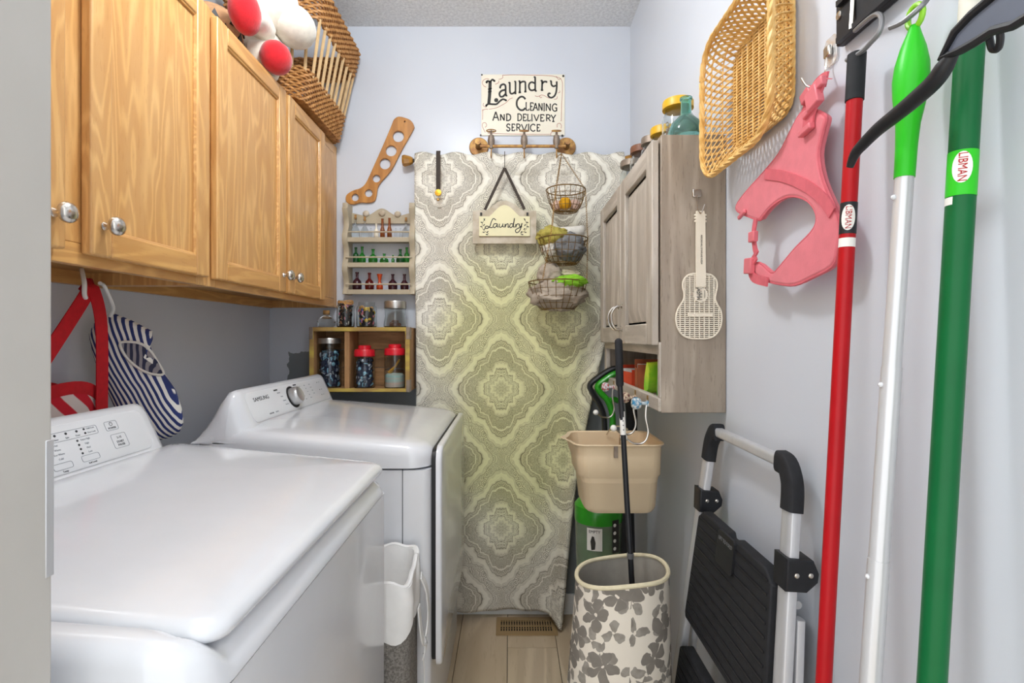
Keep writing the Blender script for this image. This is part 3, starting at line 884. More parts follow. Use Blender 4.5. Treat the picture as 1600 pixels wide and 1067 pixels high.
        pi.ribbon([(.550, .0410), (.550, .0365)], .0009, lambda u, v, w: pf(u, v, W0 + w), .0003, 0); pi.ribbon([(.553, .0410), (.553, .0365)], .0009, lambda u, v, w: pf(u, v, W0 + w), .0003, 0)
        pi.build('power_symbol', MT['print_dark'], po)
        for s_, u, v in (('WHITES', .318, .048), ('DELICATES', .322, .037), ('RINSE + SPIN', .330, .0245), ('SELF CLEAN', .338, .0125)):
            lab('panel_lettering', s_, .0078, u, v)
        for s_, u, v in (('NORMAL', .12, .048), ('HEAVY DUTY', .125, .035), ('BEDDING', .125, .022)):
            lab('panel_lettering', s_, .0072, u, v)
        du, dv = .225, .042
    else:
        MB().me(text('SAMSUNG', .0165, .0004, sx=1.18), lambda co: pf(.140 + co.x, .062 + co.y, W0 + co.z)).build('brand_lettering', MT['print_dark'], po)
        lab('panel_lettering', 'MOISTURE', .0056, .163, .013, 'print_dark'); lab('panel_lettering', 'SENSOR', .0056, .196, .013)
        for u, v in ((.238, .076), (.375, .079)):
            MB().me(plate([rrect(-.012, .012, -.0022, .0022, .001, 2)], .0006), lambda co: pf(u + co.x, v + co.y, W0 + co.z)).build('heading_bar', MT['print_dark'], po)
        for s_, u, v in (('Normal', .250, .066), ('Heavy', .262, .053), ('Delicate', .268, .039), ('Time Dry', .275, .026)):
            lab('panel_lettering', s_, .0056, u, v)
        for k in range(5):
            for j in range(3):
                if j == 2 and k > 3: continue
                lab('panel_lettering', ('Very Dry', 'More', 'Dry', 'Less', 'Damp', 'High', 'Med', 'Low', 'Extra', '60 min', '40 min', '30 min', '20 min', '10 min')[(k + j * 5) % 14], .0046, .405 + j * .042 + k * .004, .070 - k * .0115)
        for v, s_ in ((.070, 'Power'), (.042, 'Signal'), (.022, 'Start')):
            MB().dot(.560, v, .0022, lambda u, v, w: pf(u, v, W0 + w), .0006).build('indicator', MT['print_dark'], po)
            lab('panel_lettering', s_, .0046, .578, v)
        du, dv = .330, .042
    M = nr.to_track_quat('Z', 'Y').to_matrix()
    MB().lathe(pf(du, dv, .002), [(.036, 0), (.036, .003), (.033, .004), (.030, .002)], 32, M).build('dial_ring', MT['gasket' if not washer else 'chrome'], t)
    d_ = MB().lathe(pf(du, dv, .002), [(.029, 0), (.029, .014), (.027, .024), (.024, .0275), (.022, .0262), (.001, .0255)], 32, M)
    d_.build('dial', MT['chrome_dark'], t)
    if not washer:
        g_ = MB(); q = rrect(Y0 + .028, Y1 - .028, .300, .855, .03, 6)
        g_.prism(q, lambda u, v, w: Vector((XF + w, u, v)), -.004, .008); g_.build('door_gasket', MT['gasket'], t)
        dr = MB(); q = rrect(Y0 + .022, Y1 - .022, .285, .863, .04, 6)
        ccy, ccz = (Y0 + Y1) / 2, .574
        dr.loft([[Vector((XF + w, ccy + (u - ccy) * s_, ccz + (v - ccz) * s_)) for u, v in q] for w, s_ in ((.008, 1), (.018, 1), (.022, .992), (.0235, .975), (.024, .6))], caps=True)
        dr.build('door', MT['white'], t, angle=50)
    return t
appliance('washer', 'white top-loading washer closest to the camera, closed lid', .447, -.270, True)
appliance('dryer', 'white front-loading dryer with round chrome dial below the crate', 1.300, -.200, False)

# ---------------------------------------------------------------- hamper in the gap
hp = thing('laundry_hamper', 'narrow grey fabric hamper with white liner between washer and dryer', 'hamper', (-.44, 1.232, 0))
HX0, HX1, HY0, HY1 = -.66, -.228, 1.148, 1.286
b = MB(); q = rrect(HX0, HX1, HY0, HY1, .03, 5)
b.loft([[Vector((x, y, z)) for x, y in q] for z in (.002, .25, .50)]); b.build('body', MT['hamper_grey'], hp)
m = MB(); N = 128
def hp_pt(k, off, z):
    x, y = rect_pt(k / N, HX0 - off, HX1 + off, HY0 - off, HY1 + off, .03); return Vector((x, y, z))
def hzt(k):
    x, y = rect_pt(k / N, HX0, HX1, HY0, HY1, .03)
    f = (x - HX0) / (HX1 - HX0); g_ = (y - HY0) / (HY1 - HY0)
    return .625 - .05 * max(0, f - .6) * (1 - g_) * 2.2 + .004 * math.sin(k * .85)
out_low = [hp_pt(k, .004 + .003 * math.sin(k * .55), .475 + .022 * math.sin(k * .22) + .012 * math.sin(k * .65)) for k in range(N)]
out_mid = [hp_pt(k, .006 + .004 * math.sin(k * .45), .55) for k in range(N)]
out_top = [hp_pt(k, .004, hzt(k)) for k in range(N)]
in_top = [hp_pt(k, -.006, hzt(k)) for k in range(N)]
in_low = [hp_pt(k, -.012, .505) for k in range(N)]
m.loft([out_low, out_mid, out_top, in_top, in_low], caps=False)
m.add(in_low, [tuple(range(N))]); m.build('liner', MT['hamper_white'], hp, angle=60, normals=False)
MB().tube([hp_pt(k, -.001, hzt(k) + .001) for k in range(N)], .0055, 6, closed=True).build('rim_piping', MT['hamper_white'], hp)
sc = [(-.012, -.0015), (.012, -.0015), (.012, .0015), (-.012, .0015)]
MB().tube(catmull([(HX1 + .010, 1.255, .565), (HX1 + .022, 1.27, .52), (HX1 + .024, 1.28, .45), (HX1 + .018, 1.262, .405), (HX1 + .014, 1.24, .43), (HX1 + .008, 1.235, .50)], 6), 1, sec=sc, ref=(0, 1, 0)).build('handle_loop', MT['hamper_white'], hp)
MB().tube(catmull([(HX1 + .017, 1.262, .41), (HX1 + .02, 1.262, .385), (HX1 + .014, 1.258, .36)], 6), 1, sec=sc, ref=(0, 1, 0)).build('strap_end', MT['hamper_white'], hp)
MB().tube(catmull([(HX1 + .014, 1.262, .37), (HX1 + .016, 1.266, .30), (HX1 + .013, 1.264, .22), (HX1 + .015, 1.266, .20)], 6), .0016, 5).build('loose_thread', MT['hamper_white'], hp)

# ================================================================== back wall
# ---------------------------------------------------------------- wooden sock form
spx = [(622.4, 182.2), (633, 184), (642, 188.4), (646.8, 196.3), (644.9, 203.9), (628, 234), (613.9, 261.5), (606.9, 271.4), (595.7, 284), (590, 293.9), (588, 306.5), (584.4, 314.4), (574.6, 316.9), (563.3, 316.4), (552, 319.2), (543, 317.2), (540, 310.7), (542.3, 303.7), (552, 297.5), (563, 293.9), (571.8, 285.4), (583, 261.5), (599.9, 223.6), (612, 195), (615.3, 187)]
def w2(x, y, d=2.118):
    p = P(x, y, d); return p.x, p.z
ol = [(p.x, p.y) for p in catmull([w2(*q) + (0,) for q in spx], 4, closed=True)]
hl = []
for zx, zy, r in ((1040, 118, 31), (1000, 198, 30), (966, 270, 30), (918, 352, 21), (875, 433, 21), (800, 457, 20), (1076, 36, 4.5)):
    cx, cz = w2(330 + zx / 3.557, 180 + zy / 3.557)
    hl.append(circle(cx, cz, r / 3.557 * 2.118 / F, 24))
m = MB().me(plate([ol] + hl, .012, .002), lambda co: Vector((co.x, 2.1225 - co.z, co.y)))
tag(m.build('sock_stretcher', MT['sock']), 'wooden sock-shaped stretcher with round holes on the back wall', 'sock form')

# ---------------------------------------------------------------- miniature bottle rack
RX0, RX1, RY0, RY1, RZ0, RZ1 = -.672, -.389, 2.055, 2.128, 1.322, 1.690
rk = thing('bottle_rack', 'small taupe wooden rack with three railed shelves of bottles', 'rack', ((RX0 + RX1) / 2, 2.09, RZ0))
def wav(z):
    t = (z - RZ0) / (RZ1 - RZ0)
    return RY0 + .012 - .012 * math.cos(t * 2 * PI * 3 + .9) * (1 if t < .95 else .3)
zs = [RZ0 + (RZ1 - RZ0) * k / 48 for k in range(49)]
prof = [(wav(z), z) for z in zs] + [(RY1, RZ1), (RY1, RZ0)]
for xa in (RX0 - .004, RX1 - .018):
    MB().me(plate([prof], .022, .002), lambda co: Vector((xa + .011 + co.z, co.x, co.y))).build('side_board', MT['taupe'], rk)
crest = [(RX0 + .016 + (RX1 - RX0 - .032) * k / 30, 1.655 + .012 * math.exp(-((k / 30 - .5) / .16) ** 2) * 1.6 + .006 * math.cos(k / 30 * 4 * PI)) for k in range(31)]
crest = [(RX0 + .016, 1.618)] + crest + [(RX1 - .016, 1.618)]
MB().me(plate([crest], .010), lambda co: Vector((co.x, RY1 - .006 - co.z, co.y))).build('crest_board', MT['taupe'], rk)
SH = (1.545, 1.443, 1.334)     # shelf tops
for z in SH:
    MB().box(RX0 + .016, RX1 - .016, RY0 + .012, RY1, z - .008, z).build('shelf', MT['taupe'], rk)
    MB().box(RX0 + .014, RX1 - .014, RY0 + .006, RY0 + .014, z - .013, z + .006).build('shelf_lip', MT['taupe'], rk, bevel=.001)
    MB().tube([(RX0 + .008, RY0 + .012, z + .028), (RX1 - .008, RY0 + .012, z + .028)], .0032, 8).build('guard_rail', MT['taupe'], rk)
for zx, zy in ((350, 105), (428, 103), (505, 107)):
    p = P(460 + zx / 3.136, 300 + zy / 3.136, 2.11)
    MB().ell((p.x, 2.114, p.z), (.014, .008, .0125), 14, 8, fn=lambda n: 1 + .12 * mnoise.noise(n * 3)).build('rosette', MT['plaque'], rk)
BOT = {
 'tall': [(.30, 0), (.38, .02), (.38, .52), (.32, .62), (.15, .70), (.14, .90), (.18, .92), (.18, 1.0)],
 'bulb': [(.36, 0), (.46, .05), (.50, .30), (.44, .50), (.22, .62), (.15, .68), (.15, .92), (.20, .94), (.20, 1.0)],
 'round': [(.38, 0), (.54, .08), (.58, .34), (.50, .54), (.22, .66), (.16, .72), (.16, .92), (.22, .94), (.22, 1.0)],
 'amber': [(.30, 0), (.33, .03), (.33, .46), (.24, .56), (.18, .62), (.17, .95), (.2, 1.0)],
 'vase': [(.26, 0), (.34, .12), (.36, .32), (.18, .52), (.14, .62), (.22, .82), (.32, 1.0), (.28, 1.0), (.12, .66)],
 'tiny': [(.30, 0), (.34, .05), (.34, .55), (.18, .66), (.18, 1.0)]}
def mini(px_, row, top, kind, wide, m, label, cork=False, grp='miniature bottles in the rack'):
    base = SH[row]; d = 2.098
    cx = P(px_, 0, d).x
    h = max(P(0, top, d - .01).z - base, .03); 
    if cork: h *= .88
    s_ = wide
    prof = [(r * s_ * 2.35, z * h) for r, z in BOT[kind]]
    c = (cx, d, base + .0004)
    if not cork:
        o = MB().lathe(c, prof, 16).build('miniature_bottle', MT[m]); return tag(o, label, 'bottle', grp)
    t = thing('miniature_bottle', label, 'bottle', c, grp)
    MB().lathe(c, prof, 16).build('glass', MT[m], t)
    MB().lathe((cx, d, c[2] + h * .94), [(s_ * .22, 0), (s_ * .32, h * .08), (s_ * .34, h * .19), (s_ * .25, h * .2)], 12).build('cork', MT['cork'], t)
mini(555.5, 0, 335, 'bulb', .0145, 'clear', 'clear corked bottle at the left end of the top rack shelf', True)
mini(570, 0, 338, 'bulb', .0145, 'clear', 'clear corked bottle second from left on the top rack shelf', True)
mini(579.5, 0, 356, 'tiny', .009, 'clear', 'tiny clear bottle beside the second corked one on the top shelf')
mini(588, 0, 349, 'tall', .0105, 'cream', 'small milky white bottle left of the two amber bottles')
mini(597.6, 0, 341, 'amber', .0125, 'amber', 'left of the two amber bottles on the top rack shelf')
mini(608.6, 0, 340, 'amber', .0125, 'amber', 'right of the two amber bottles on the top rack shelf')
mini(618.6, 0, 356, 'tiny', .008, 'clear', 'tiny clear bottle just right of the amber bottles')
mini(626, 0, 356, 'tiny', .008, 'clear', 'tiny clear bottle left of the rightmost corked bottle')
mini(634.5, 0, 339, 'bulb', .0140, 'clear', 'clear corked bottle at the right end of the top rack shelf', True)
for px_, top, kind, wide, m, lab in (
  (556, 386, 'tall', .0135, 'green_glass_d', 'green bottle at the left end of the middle rack shelf'),
  (566, 385, 'bulb', .0125, 'green_glass', 'tallest bright green long-necked bottle, second on the middle shelf'),
  (583, 389, 'round', .0140, 'green_glass', 'round-bodied green flask third from left on the middle shelf'),
  (600.3, 396, 'round', .0135, 'green_glass', 'squat green bottle in the centre of the middle shelf'),
  (614, 398, 'tiny', .0085, 'green_glass', 'tiny narrow green bottle right of the squat one'),
  (625.5, 389, 'bulb', .0145, 'green_glass_d', 'dark green bulbous bottle second from right on the middle shelf'),
  (635.5, 386, 'tall', .0125, 'green_glass', 'green bottle at the right end of the middle rack shelf')):
    mini(px_, 1, top, kind, wide, m, lab)
for px_, top, kind, wide, m, lab in (
  (558, 425, 'round', .0140, 'wine_glass', 'dark purple bottle at the left end of the bottom rack shelf'),
  (577.3, 426, 'round', .0135, 'ruby_glass', 'ruby red bottle second on the bottom rack shelf'),
  (593.3, 428, 'vase', .0160, 'orange_glass', 'small bright orange vase among the dark bottles'),
  (613.7, 428, 'round', .0140, 'wine_glass', 'round plum flask fourth on the bottom rack shelf'),
  (632, 428, 'bulb', .0145, 'wine_glass', 'maroon bottle at the right end of the bottom rack shelf')):
    mini(px_, 2, top, kind, wide, m, lab)

# ---------------------------------------------------------------- wooden crate with jars
KX0, KX1, KY0, KY1, KZ0, KZ1 = -.780, -.391, 1.992, 2.127, .936, 1.186
ck = thing('wooden_crate', 'old wooden crate with yellow edges, used as a wall shelf', 'crate', ((KX0 + KX1) / 2, 2.05, KZ0))
def board(name, x0, x1, y0, y1, z0, z1, m):
    return MB().box(x0, x1, y0, y1, z0, z1).build(name, MT[m], ck, bevel=.0015)
board('top_board', KX0, KX1, KY0, KY1, KZ1 - .014, KZ1, 'crate'); board('bottom_board', KX0, KX1, KY0, KY1, KZ0, KZ0 + .012, 'crate')
board('side_board', KX0, KX0 + .016, KY0, KY1, KZ0 + .012, KZ1 - .014, 'crate_z'); board('side_board', KX1 - .016, KX1, KY0, KY1, KZ0 + .012, KZ1 - .014, 'crate_z')
DVX = P(540, 0, 1.98).x
board('divider', DVX - .010, DVX + .010, KY0 + .004, KY1 - .008, KZ0 + .012, KZ1 - .014, 'crate_z')
for k in range(3):
    z0 = KZ0 + .013 + k * .0745
    board('back_slat', KX0 + .016, KX1 - .016, KY1 - .008, KY1, z0, z0 + .0725, 'crate')
for z0, z1 in ((KZ1 - .015, KZ1 + .001), (KZ0 - .001, KZ0 + .013)):
    board('painted_edge', KX0 - .001, KX1 + .001, KY0 - .002, KY0 + .001, z0, z1, 'crate_y')
for x0, x1 in ((KX0 - .001, KX0 + .017), (KX1 - .017, KX1 + .001)):
    board('painted_edge', x0, x1, KY0 - .0022, KY0 + .001, KZ0 + .013, KZ1 - .015, 'crate_y')
for x0 in (KX0 - .0015, KX1 - .0135):
    for z0 in (KZ0 - .0015, KZ1 - .046):
        board('corner_strap', x0, x0 + .015, KY0 - .0034, KY0 + .03, z0, z0 + .0475, 'pewter')

def scatter(mb, c, r, h, n, size, mats_n, seed):
    """heap of little discs and beads inside a jar"""
    rr = random.Random(seed)
    for i in range(n):
        a = rr.random() * 2 * PI; q = (r - size * 1.05) * math.sqrt(rr.random() * .45 + .55)
        p = Vector(c) + Vector((q * math.cos(a), q * math.sin(a), size + rr.random() * (h - 2 * size)))
        mb.cur = rr.randrange(mats_n)
        M = Matrix.Rotation(rr.random() * PI, 3, 'X') @ Matrix.Rotation(rr.random() * PI, 3, 'Y')
        if rr.random() < .6:
            mb.lathe(p, [(size * .9, -size * .2), (size, 0), (size * .9, size * .2)], 8, M)
        else:
            mb.ell(p, size * .75, 7, 5)
    mb.cur = 0
def jar(name, label, c, r, h, lid, fill, body=None, seed=1, fillh=.9, n=90, size=.008, grp=None, cat='jar', lidh=None):
    t = thing(name, label, cat, c, grp)
    body = body or [(.90, 0), (1.0, .04), (1.0, .74), (.93, .82), (.80, .88), (.80, 1.0)]
    g_ = MB(); w = .0016
    outer = [(q * r, z * h) for q, z in body]
    inner = [(max(q * r - w, .001), max(z * h, .003)) for q, z in reversed(body)]
    g_.lathe(c, outer + inner, 24, caps=True); g_.build('glass', MT['clear'], t)
    if fill:
        f = MB(); ri = r - w * 1.6
        scatter(f, Vector(c) + Vector((0, 0, .003)), ri, h * fillh * .9, n, size, len(fill), seed)
        f.lathe(Vector(c) + Vector((0, 0, .004)), [(ri * .75, 0), (ri * .8, h * fillh * .6), (ri * .5, h * fillh * .7)], 14)
        tag(f.build('contents', [MT[x] for x in fill], t), kind='stuff')
    if lid:
        top = Vector(c) + Vector((0, 0, h)); l = MB()
        if lid == 'red_lid':
            l.lathe(top, [(r * .95, -.012), (r * 1.0, -.010), (r * 1.0, .010), (r * .92, .016), (r * .62, .018), (r * .62, .029), (r * .55, .032), (.002, .032)], 24)
        else:
            lh = lidh or .018
            l.lathe(top, [(r * .92, -.004), (r * .97, -.003), (r * .97, lh - .004), (r * .93, lh), (.002, lh)], 28)
        l.build('lid', MT[lid], t)
    return t
MT['bead_navy'] = mat('navy_beads', '26324f', .25, var=.3, vscale=90)
MT['bead_sky'] = mat('sky_blue_beads', '8fbfd6', .25, var=.2)
MT['bead_silver'] = mat('silver_beads', 'a9b0bc', .2, .4, var=.2)
MT['btn_black'] = mat('black_buttons', '2b2727', .35, var=.3)
MT['btn_white'] = mat('white_buttons', 'd9d5cb', .35, var=.1)
MT['btn_pink'] = mat('pink_buttons', 'd77a8c', .35, var=.1)
MT['btn_brown'] = mat('brown_buttons', '8a5a3a', .4, var=.2)
MT['thread_tan'] = mat('tan_thread', 'c8975a', .8, var=.15)
MT['thread_blue'] = mat('blue_thread', '2f5aa8', .8, var=.15)
MT['thread_yellow'] = mat('yellow_thread', 'd8b332', .8, var=.15)
MT['shell'] = mat('pink_and_blue_bath_salt', 'dcbfae', .8, col2='a9cfc8', vscale=30, bump=.6, bscale=160, stretch=(.2, .2, 2.5))
zi = KZ0 + .0125
straight = [(.95, 0), (1.0, .03), (1.0, .93), (.95, 1.0)]
jar('storage_jar', 'tall jar of blue beads with steel lid, left in the crate', (P(514, 0, 2.04).x, 2.045, zi), .046, .178, 'steel_lid', ['bead_navy', 'bead_navy', 'bead_silver', 'bead_sky'], straight, 3, .95, 150, .011, 'jars inside the crate')
jar('storage_jar', 'red-lidded jar of dark blue beads in the middle of the crate', (P(568.5, 0, 2.02).x, 2.03, zi), .0405, .135, 'red_lid', ['bead_navy', 'bead_navy', 'bead_silver', 'bead_sky'], straight, 5, .98, 130, .010, 'jars inside the crate')
jt = jar('storage_jar', 'red-lidded jar of pastel bath salts with a small scoop', (P(616, 0, 2.02).x, 2.03, zi), .0405, .140, 'red_lid', None, straight, 7, grp='jars inside the crate')
c = Vector((P(616, 0, 2.02).x, 2.03, zi))
MB().lathe(c, [(.036, .003), (.0378, .006), (.0378, .050), (.030, .058), (.005, .060)], 20).build('bath_salt', MT['shell'], jt)
MB().tube([c + Vector((-.020, -.012, .060)), c + Vector((.004, -.010, .085)), c + Vector((.020, -.006, .112))], [.009, .0045, .004], 8).build('scoop', MT['gold'], jt)
zt = KZ1 + .0015
sj = thing('cork_jug', 'small clear jug with cork at the left end of the crate top', 'jug', (P(510, 0, 2.05).x, 2.05, zt))
c = (P(510, 0, 2.05).x, 2.05, zt)
MB().lathe(c, [(.026, 0), (.034, .006), (.036, .022), (.026, .038), (.013, .045), (.013, .054), (.015, .056)], 20).build('glass', MT['clear'], sj)
MB().lathe((c[0], c[1], c[2] + .05), [(.010, 0), (.013, .008), (.013, .016), (.011, .018)], 14).build('cork', MT['cork'], sj)
bj = jar('button_jar', 'jar packed with buttons, twine round its neck, on the crate', (P(540, 0, 2.045).x, 2.045, zt), .034, .108, None, ['btn_black', 'btn_black', 'btn_white', 'btn_pink', 'btn_brown'], None, 9, 1.0, 130, .0085)
tw = MB(); c = Vector((P(540, 0, 2.045).x, 2.045, zt))
for k in range(4):
    tw.tube([c + Vector((.0295 * math.cos(a * PI / 10), .0295 * math.sin(a * PI / 10), .094 + k * .003 + .003 * math.sin(a * .6 + k))) for a in range(20)], .0017, 5, closed=True)
tw.tube(catmull([c + Vector((.0, -.03, .098)), c + Vector((.012, -.038, .085)), c + Vector((.016, -.037, .07))], 5), .0016, 5)
tw.build('twine', MT['thread_tan'], bj)
jar('thread_jar', 'open jar of coloured thread spools in the middle of the crate top', (P(573, 0, 2.045).x, 2.045, zt), .040, .100, None, ['btn_black', 'thread_tan', 'thread_blue', 'thread_yellow', 'btn_pink', 'btn_white'], None, 13, .95, 90, .0115)
jc = jar('biscuit_jar', 'waisted glass jar with brushed steel lid, right on the crate', (P(617.5, 0, 2.05).x, 2.05, zt), .0455, .078, 'steel_lid', None, [(.9, 0), (1.0, .05), (.97, .25), (.88, .55), (.92, .85), (.97, 1.0)], 17, lidh=.026)
c = Vector((P(617.5, 0, 2.05).x, 2.05, zt))
for k in range(5):
    M = Matrix.Rotation(.5 * k, 3, 'Z') @ Matrix.Rotation(.12, 3, 'X')
    MB().box(-.022, .022, -.009, .009, 0, .003, Matrix.Translation(c + Vector((0, 0, .006 + k * .0045))) @ M.to_4x4()).build('cinnamon_stick', MT['brown_lid'], jc)

# ================================================================== curtain and its rod
RODZ, RODY = 1.868, 2.088
rd = thing('curtain_rod', 'dark curtain rod with amber glass knobs at both ends', 'rod', (.04, RODY, RODZ))
MB().tube([(-.40, RODY, RODZ), (.468, RODY, RODZ)], .008, 12).build('pole', MT['black'], rd)
for xa, s_ in ((-.398, -1), (.458, 1)):
    M = Vector((s_, 0, 0)).to_track_quat('Z', 'Y').to_matrix()
    MB().lathe((xa, RODY, RODZ), [(.007, -.004), (.014, .0), (.019, .010), (.025, .032), (.021, .040), (.005, .042)], 8, M).build('finial', MT['amber_knob'], rd, angle=10)
for xa in (-.33, .43):
    MB().tube([(xa, RODY, RODZ - .008), (xa, RODY + .03, RODZ - .012), (xa, 2.13, RODZ - .012)], .005, 8).build('bracket', MT['black'], rd)
CTOP, CW = 1.893, .86
def cur(u, v):
    z = .035 + (CTOP - .035) * v
    # the right edge is drawn in towards the floor by the vacuum
    s_ = 1 - v
    xr = .462 - .30 * max(0, s_ - .08) ** 1.15 + .02 * math.sin(s_ * 7)
    xl = -.385 - .003 * math.sin(v * 9)
    x = xl + (xr - xl) * u
    amp = .004 + .010 * s_
    y = 2.079 + amp * math.sin(u * 13 + 1.2 * math.sin(v * 3)) * (.5 + .5 * u) + .004 * math.sin(u * 31 + v * 5)
    e = max(0, (u - .80) / .20)
    y -= e * e * (.012 + .085 * s_ ** 1.5) * (1.0 + .25 * math.sin(u * 60))
    y -= .010 * max(0, 1 - abs(u - .62) / .2) * max(0, 1 - abs(v - .45) / .4)
    if v > .955:       # rod pocket puffs round the pole
        t = (v - .955) / .045; y = 2.088 - .0125 - .008 * math.sin(t * PI) - .002 * math.sin(u * 45)
        z += .006 * math.sin(u * 40) * t
    if v < .08 and u > .55: z += .02 * (u - .55) * (1 - v / .08) * (1 if u < .9 else (1 - u) * 10) * 1.6
    if u > .9: z -= (u - .9) * .28 * (1 - min(1, v / .25))
    y = min(y, 2.108)
    return Vector((x, y, max(z, .006)))
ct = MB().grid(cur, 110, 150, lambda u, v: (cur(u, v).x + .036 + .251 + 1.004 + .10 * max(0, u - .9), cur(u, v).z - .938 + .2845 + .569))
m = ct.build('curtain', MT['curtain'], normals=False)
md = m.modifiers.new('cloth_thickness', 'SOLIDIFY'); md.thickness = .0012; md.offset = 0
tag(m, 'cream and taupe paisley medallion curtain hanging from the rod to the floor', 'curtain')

# strap with a brass button
st_ = thing('leather_strap', 'short dark strap with brass button hanging at the curtain left', 'strap', P(685, 300, 2.045))
sec = [(-.0012, -.0085), (.0012, -.0085), (.0012, .0085), (-.0012, .0085)]
a = P(685, 248, 2.05); 
MB().tube([(a.x, 2.085, 1.893), (a.x, 2.05, 1.893), (a.x, 2.044, 1.88), (a.x, 2.044, P(685, 296, 2.044).z)], 1, sec=sec, ref=(0, 1, 0)).build('band', MT['ribbon'], st_)
p = P(684.5, 301, 2.04); M = Vector((0, -1, 0)).to_track_quat('Z', 'Y').to_matrix()
MB().lathe((p.x, 2.043, p.z), [(.0125, 0), (.0135, .002), (.0125, .005), (.002, .006)], 20, M).build('button', MT['gold'], st_)
MB().lathe((p.x, 2.043, p.z - .027), [(.005, 0), (.0065, .003), (.004, .006)], 14, M).build('snap', MT['brass'], st_)

# ---------------------------------------------------------------- enamel sign
SD = 2.1245
sg = thing('laundry_sign', 'cream metal sign reading Laundry Cleaning and Delivery Service', 'sign', P(817, 212, SD))
k0 = P(752, 211.5, SD); k1 = P(882.5, 116, SD)
MB().box(k0.x, k1.x, SD + .001, SD + .005, k0.z, k1.z).build('plate', MT['cream'], sg, bevel=.0008)
def sf(zx, zy, w): 
    p = P(740 + zx / 6.669, 100 + zy / 6.669, SD); return Vector((p.x, SD + .0011 - w, p.z))
def zs_(mb, pts, w, sm=5): mb.ribbon(pts, w * 1.3, sf, .0006, sm)
def word(strokes, w, m, name):
    mb = MB()
    for s_ in strokes:
        if len(s_) == 3 and isinstance(s_[0], (int, float)): mb.dot(s_[0], s_[1], s_[2], sf)
        else: zs_(mb, s_, w)
    mb.build(name, MT[m], sg)
L1 = MB()
for pts, w in (([(172, 178), (170, 250), (166, 330), (158, 410)], 26), ([(132, 192), (146, 176), (172, 182), (196, 162), (216, 176)], 15),
               ([(128, 436), (152, 416), (200, 418), (240, 416), (272, 388), (305, 366), (340, 378)], 15), ([(150, 262), (190, 252)], 9), ([(150, 292), (188, 282)], 9)):
    L1.ribbon(pts, w * 1.25, sf, .0006)
for q in ((136, 190, 11), (215, 174, 12), (132, 434, 11), (338, 378, 10), (236, 376, 22)): L1.dot(q[0], q[1], q[2], sf)
L1.build('lettering', MT['ink'], sg)
word([[(275, 248), (285, 222), (312, 210), (332, 228), (334, 290), (338, 326), (350, 324)], [(332, 268), (292, 278), (270, 305), (278, 336), (304, 338), (332, 312)], (277, 246, 9)], 15, 'ink', 'lettering')
word([[(366, 200), (376, 196), (378, 280), (388, 306), (410, 306), (432, 290)], [(428, 188), (436, 188), (436, 302)], [(426, 306), (446, 304)]], 14, 'ink', 'lettering')
word([[(472, 184), (481, 184), (481, 296)], [(482, 200), (506, 184), (536, 186), (540, 220), (541, 288)], [(468, 296), (494, 294)], [(528, 288), (552, 286)]], 14, 'ink', 'lettering')
word([[(638, 200), (606, 188), (582, 204), (576, 234), (586, 264), (610, 274), (640, 264)], [(630, 142), (641, 142), (643, 270), (656, 274)]], 14, 'ink', 'lettering')
word([[(700, 178), (714, 178), (712, 270)], [(714, 210), (730, 186), (758, 182)], [(700, 271), (726, 271)], (760, 186, 10)], 14, 'ink', 'lettering')
word([[(796, 178), (808, 180), (812, 214), (832, 232), (858, 222)], [(866, 180), (866, 240), (858, 300), (838, 336), (808, 350), (784, 338), (776, 318), (788, 304), (800, 312)]], 14, 'ink', 'lettering')
GL = {'C': [[(1, .82), (.75, 1), (.4, .98), (.08, .7), (.08, .3), (.4, .02), (.75, 0), (1, .16)]], 'L': [[(.15, 1), (.15, 0)], [(0, 1), (.34, 1)], [(.0, 0), (.95, 0), (1, .2)]],
      'E': [[(.15, 1), (.15, 0)], [(0, 1), (.95, 1), (1, .82)], [(.15, .52), (.75, .52)], [(0, 0), (.95, 0), (1, .2)]], 'A': [[(.0, 0), (.5, 1)], [(.5, 1), (1, 0)], [(.2, .36), (.8, .36)]],
      'N': [[(.1, 0), (.1, 1)], [(.1, 1), (.9, 0)], [(.9, 0), (.9, 1)]], 'I': [[(.5, 0), (.5, 1)], [(.2, 0), (.8, 0)], [(.2, 1), (.8, 1)]],
      'G': [[(1, .82), (.75, 1), (.4, .98), (.08, .7), (.08, .3), (.4, .02), (.8, .02), (.95, .2)], [(.95, 0), (.95, .45)], [(.6, .45), (1.05, .45)]],
      'D': [[(.15, 0), (.15, 1)], [(.0, 1), (.55, 1), (.95, .75), (.95, .25), (.55, 0), (.0, 0)]], 'V': [[(0, 1), (.5, 0)], [(.5, 0), (1, 1)]],
      'R': [[(.15, 0), (.15, 1)], [(.0, 1), (.6, 1), (.9, .82), (.85, .6), (.55, .48), (.15, .48)], [(.5, .48), (1, 0)]], 'Y': [[(0, 1), (.5, .45)], [(1, 1), (.5, .45)], [(.5, .45), (.5, 0)], [(.25, 0), (.75, 0)]],
      'S': [[(.95, .82), (.7, 1), (.3, .98), (.1, .76), (.3, .55), (.7, .46), (.92, .24), (.7, .02), (.3, 0), (.02, .2)]]}
def glyph(ch, x0, x1, y0, y1, w):
    mb = MB()
    for s_ in GL[ch]: mb.ribbon([(x0 + (x1 - x0) * a, y1 + (y0 - y1) * b_) for a, b_ in s_], w * 1.3, sf, .0006, 5 if len(s_) > 3 else 0)
    mb.build('lettering', MT['ink'], sg)
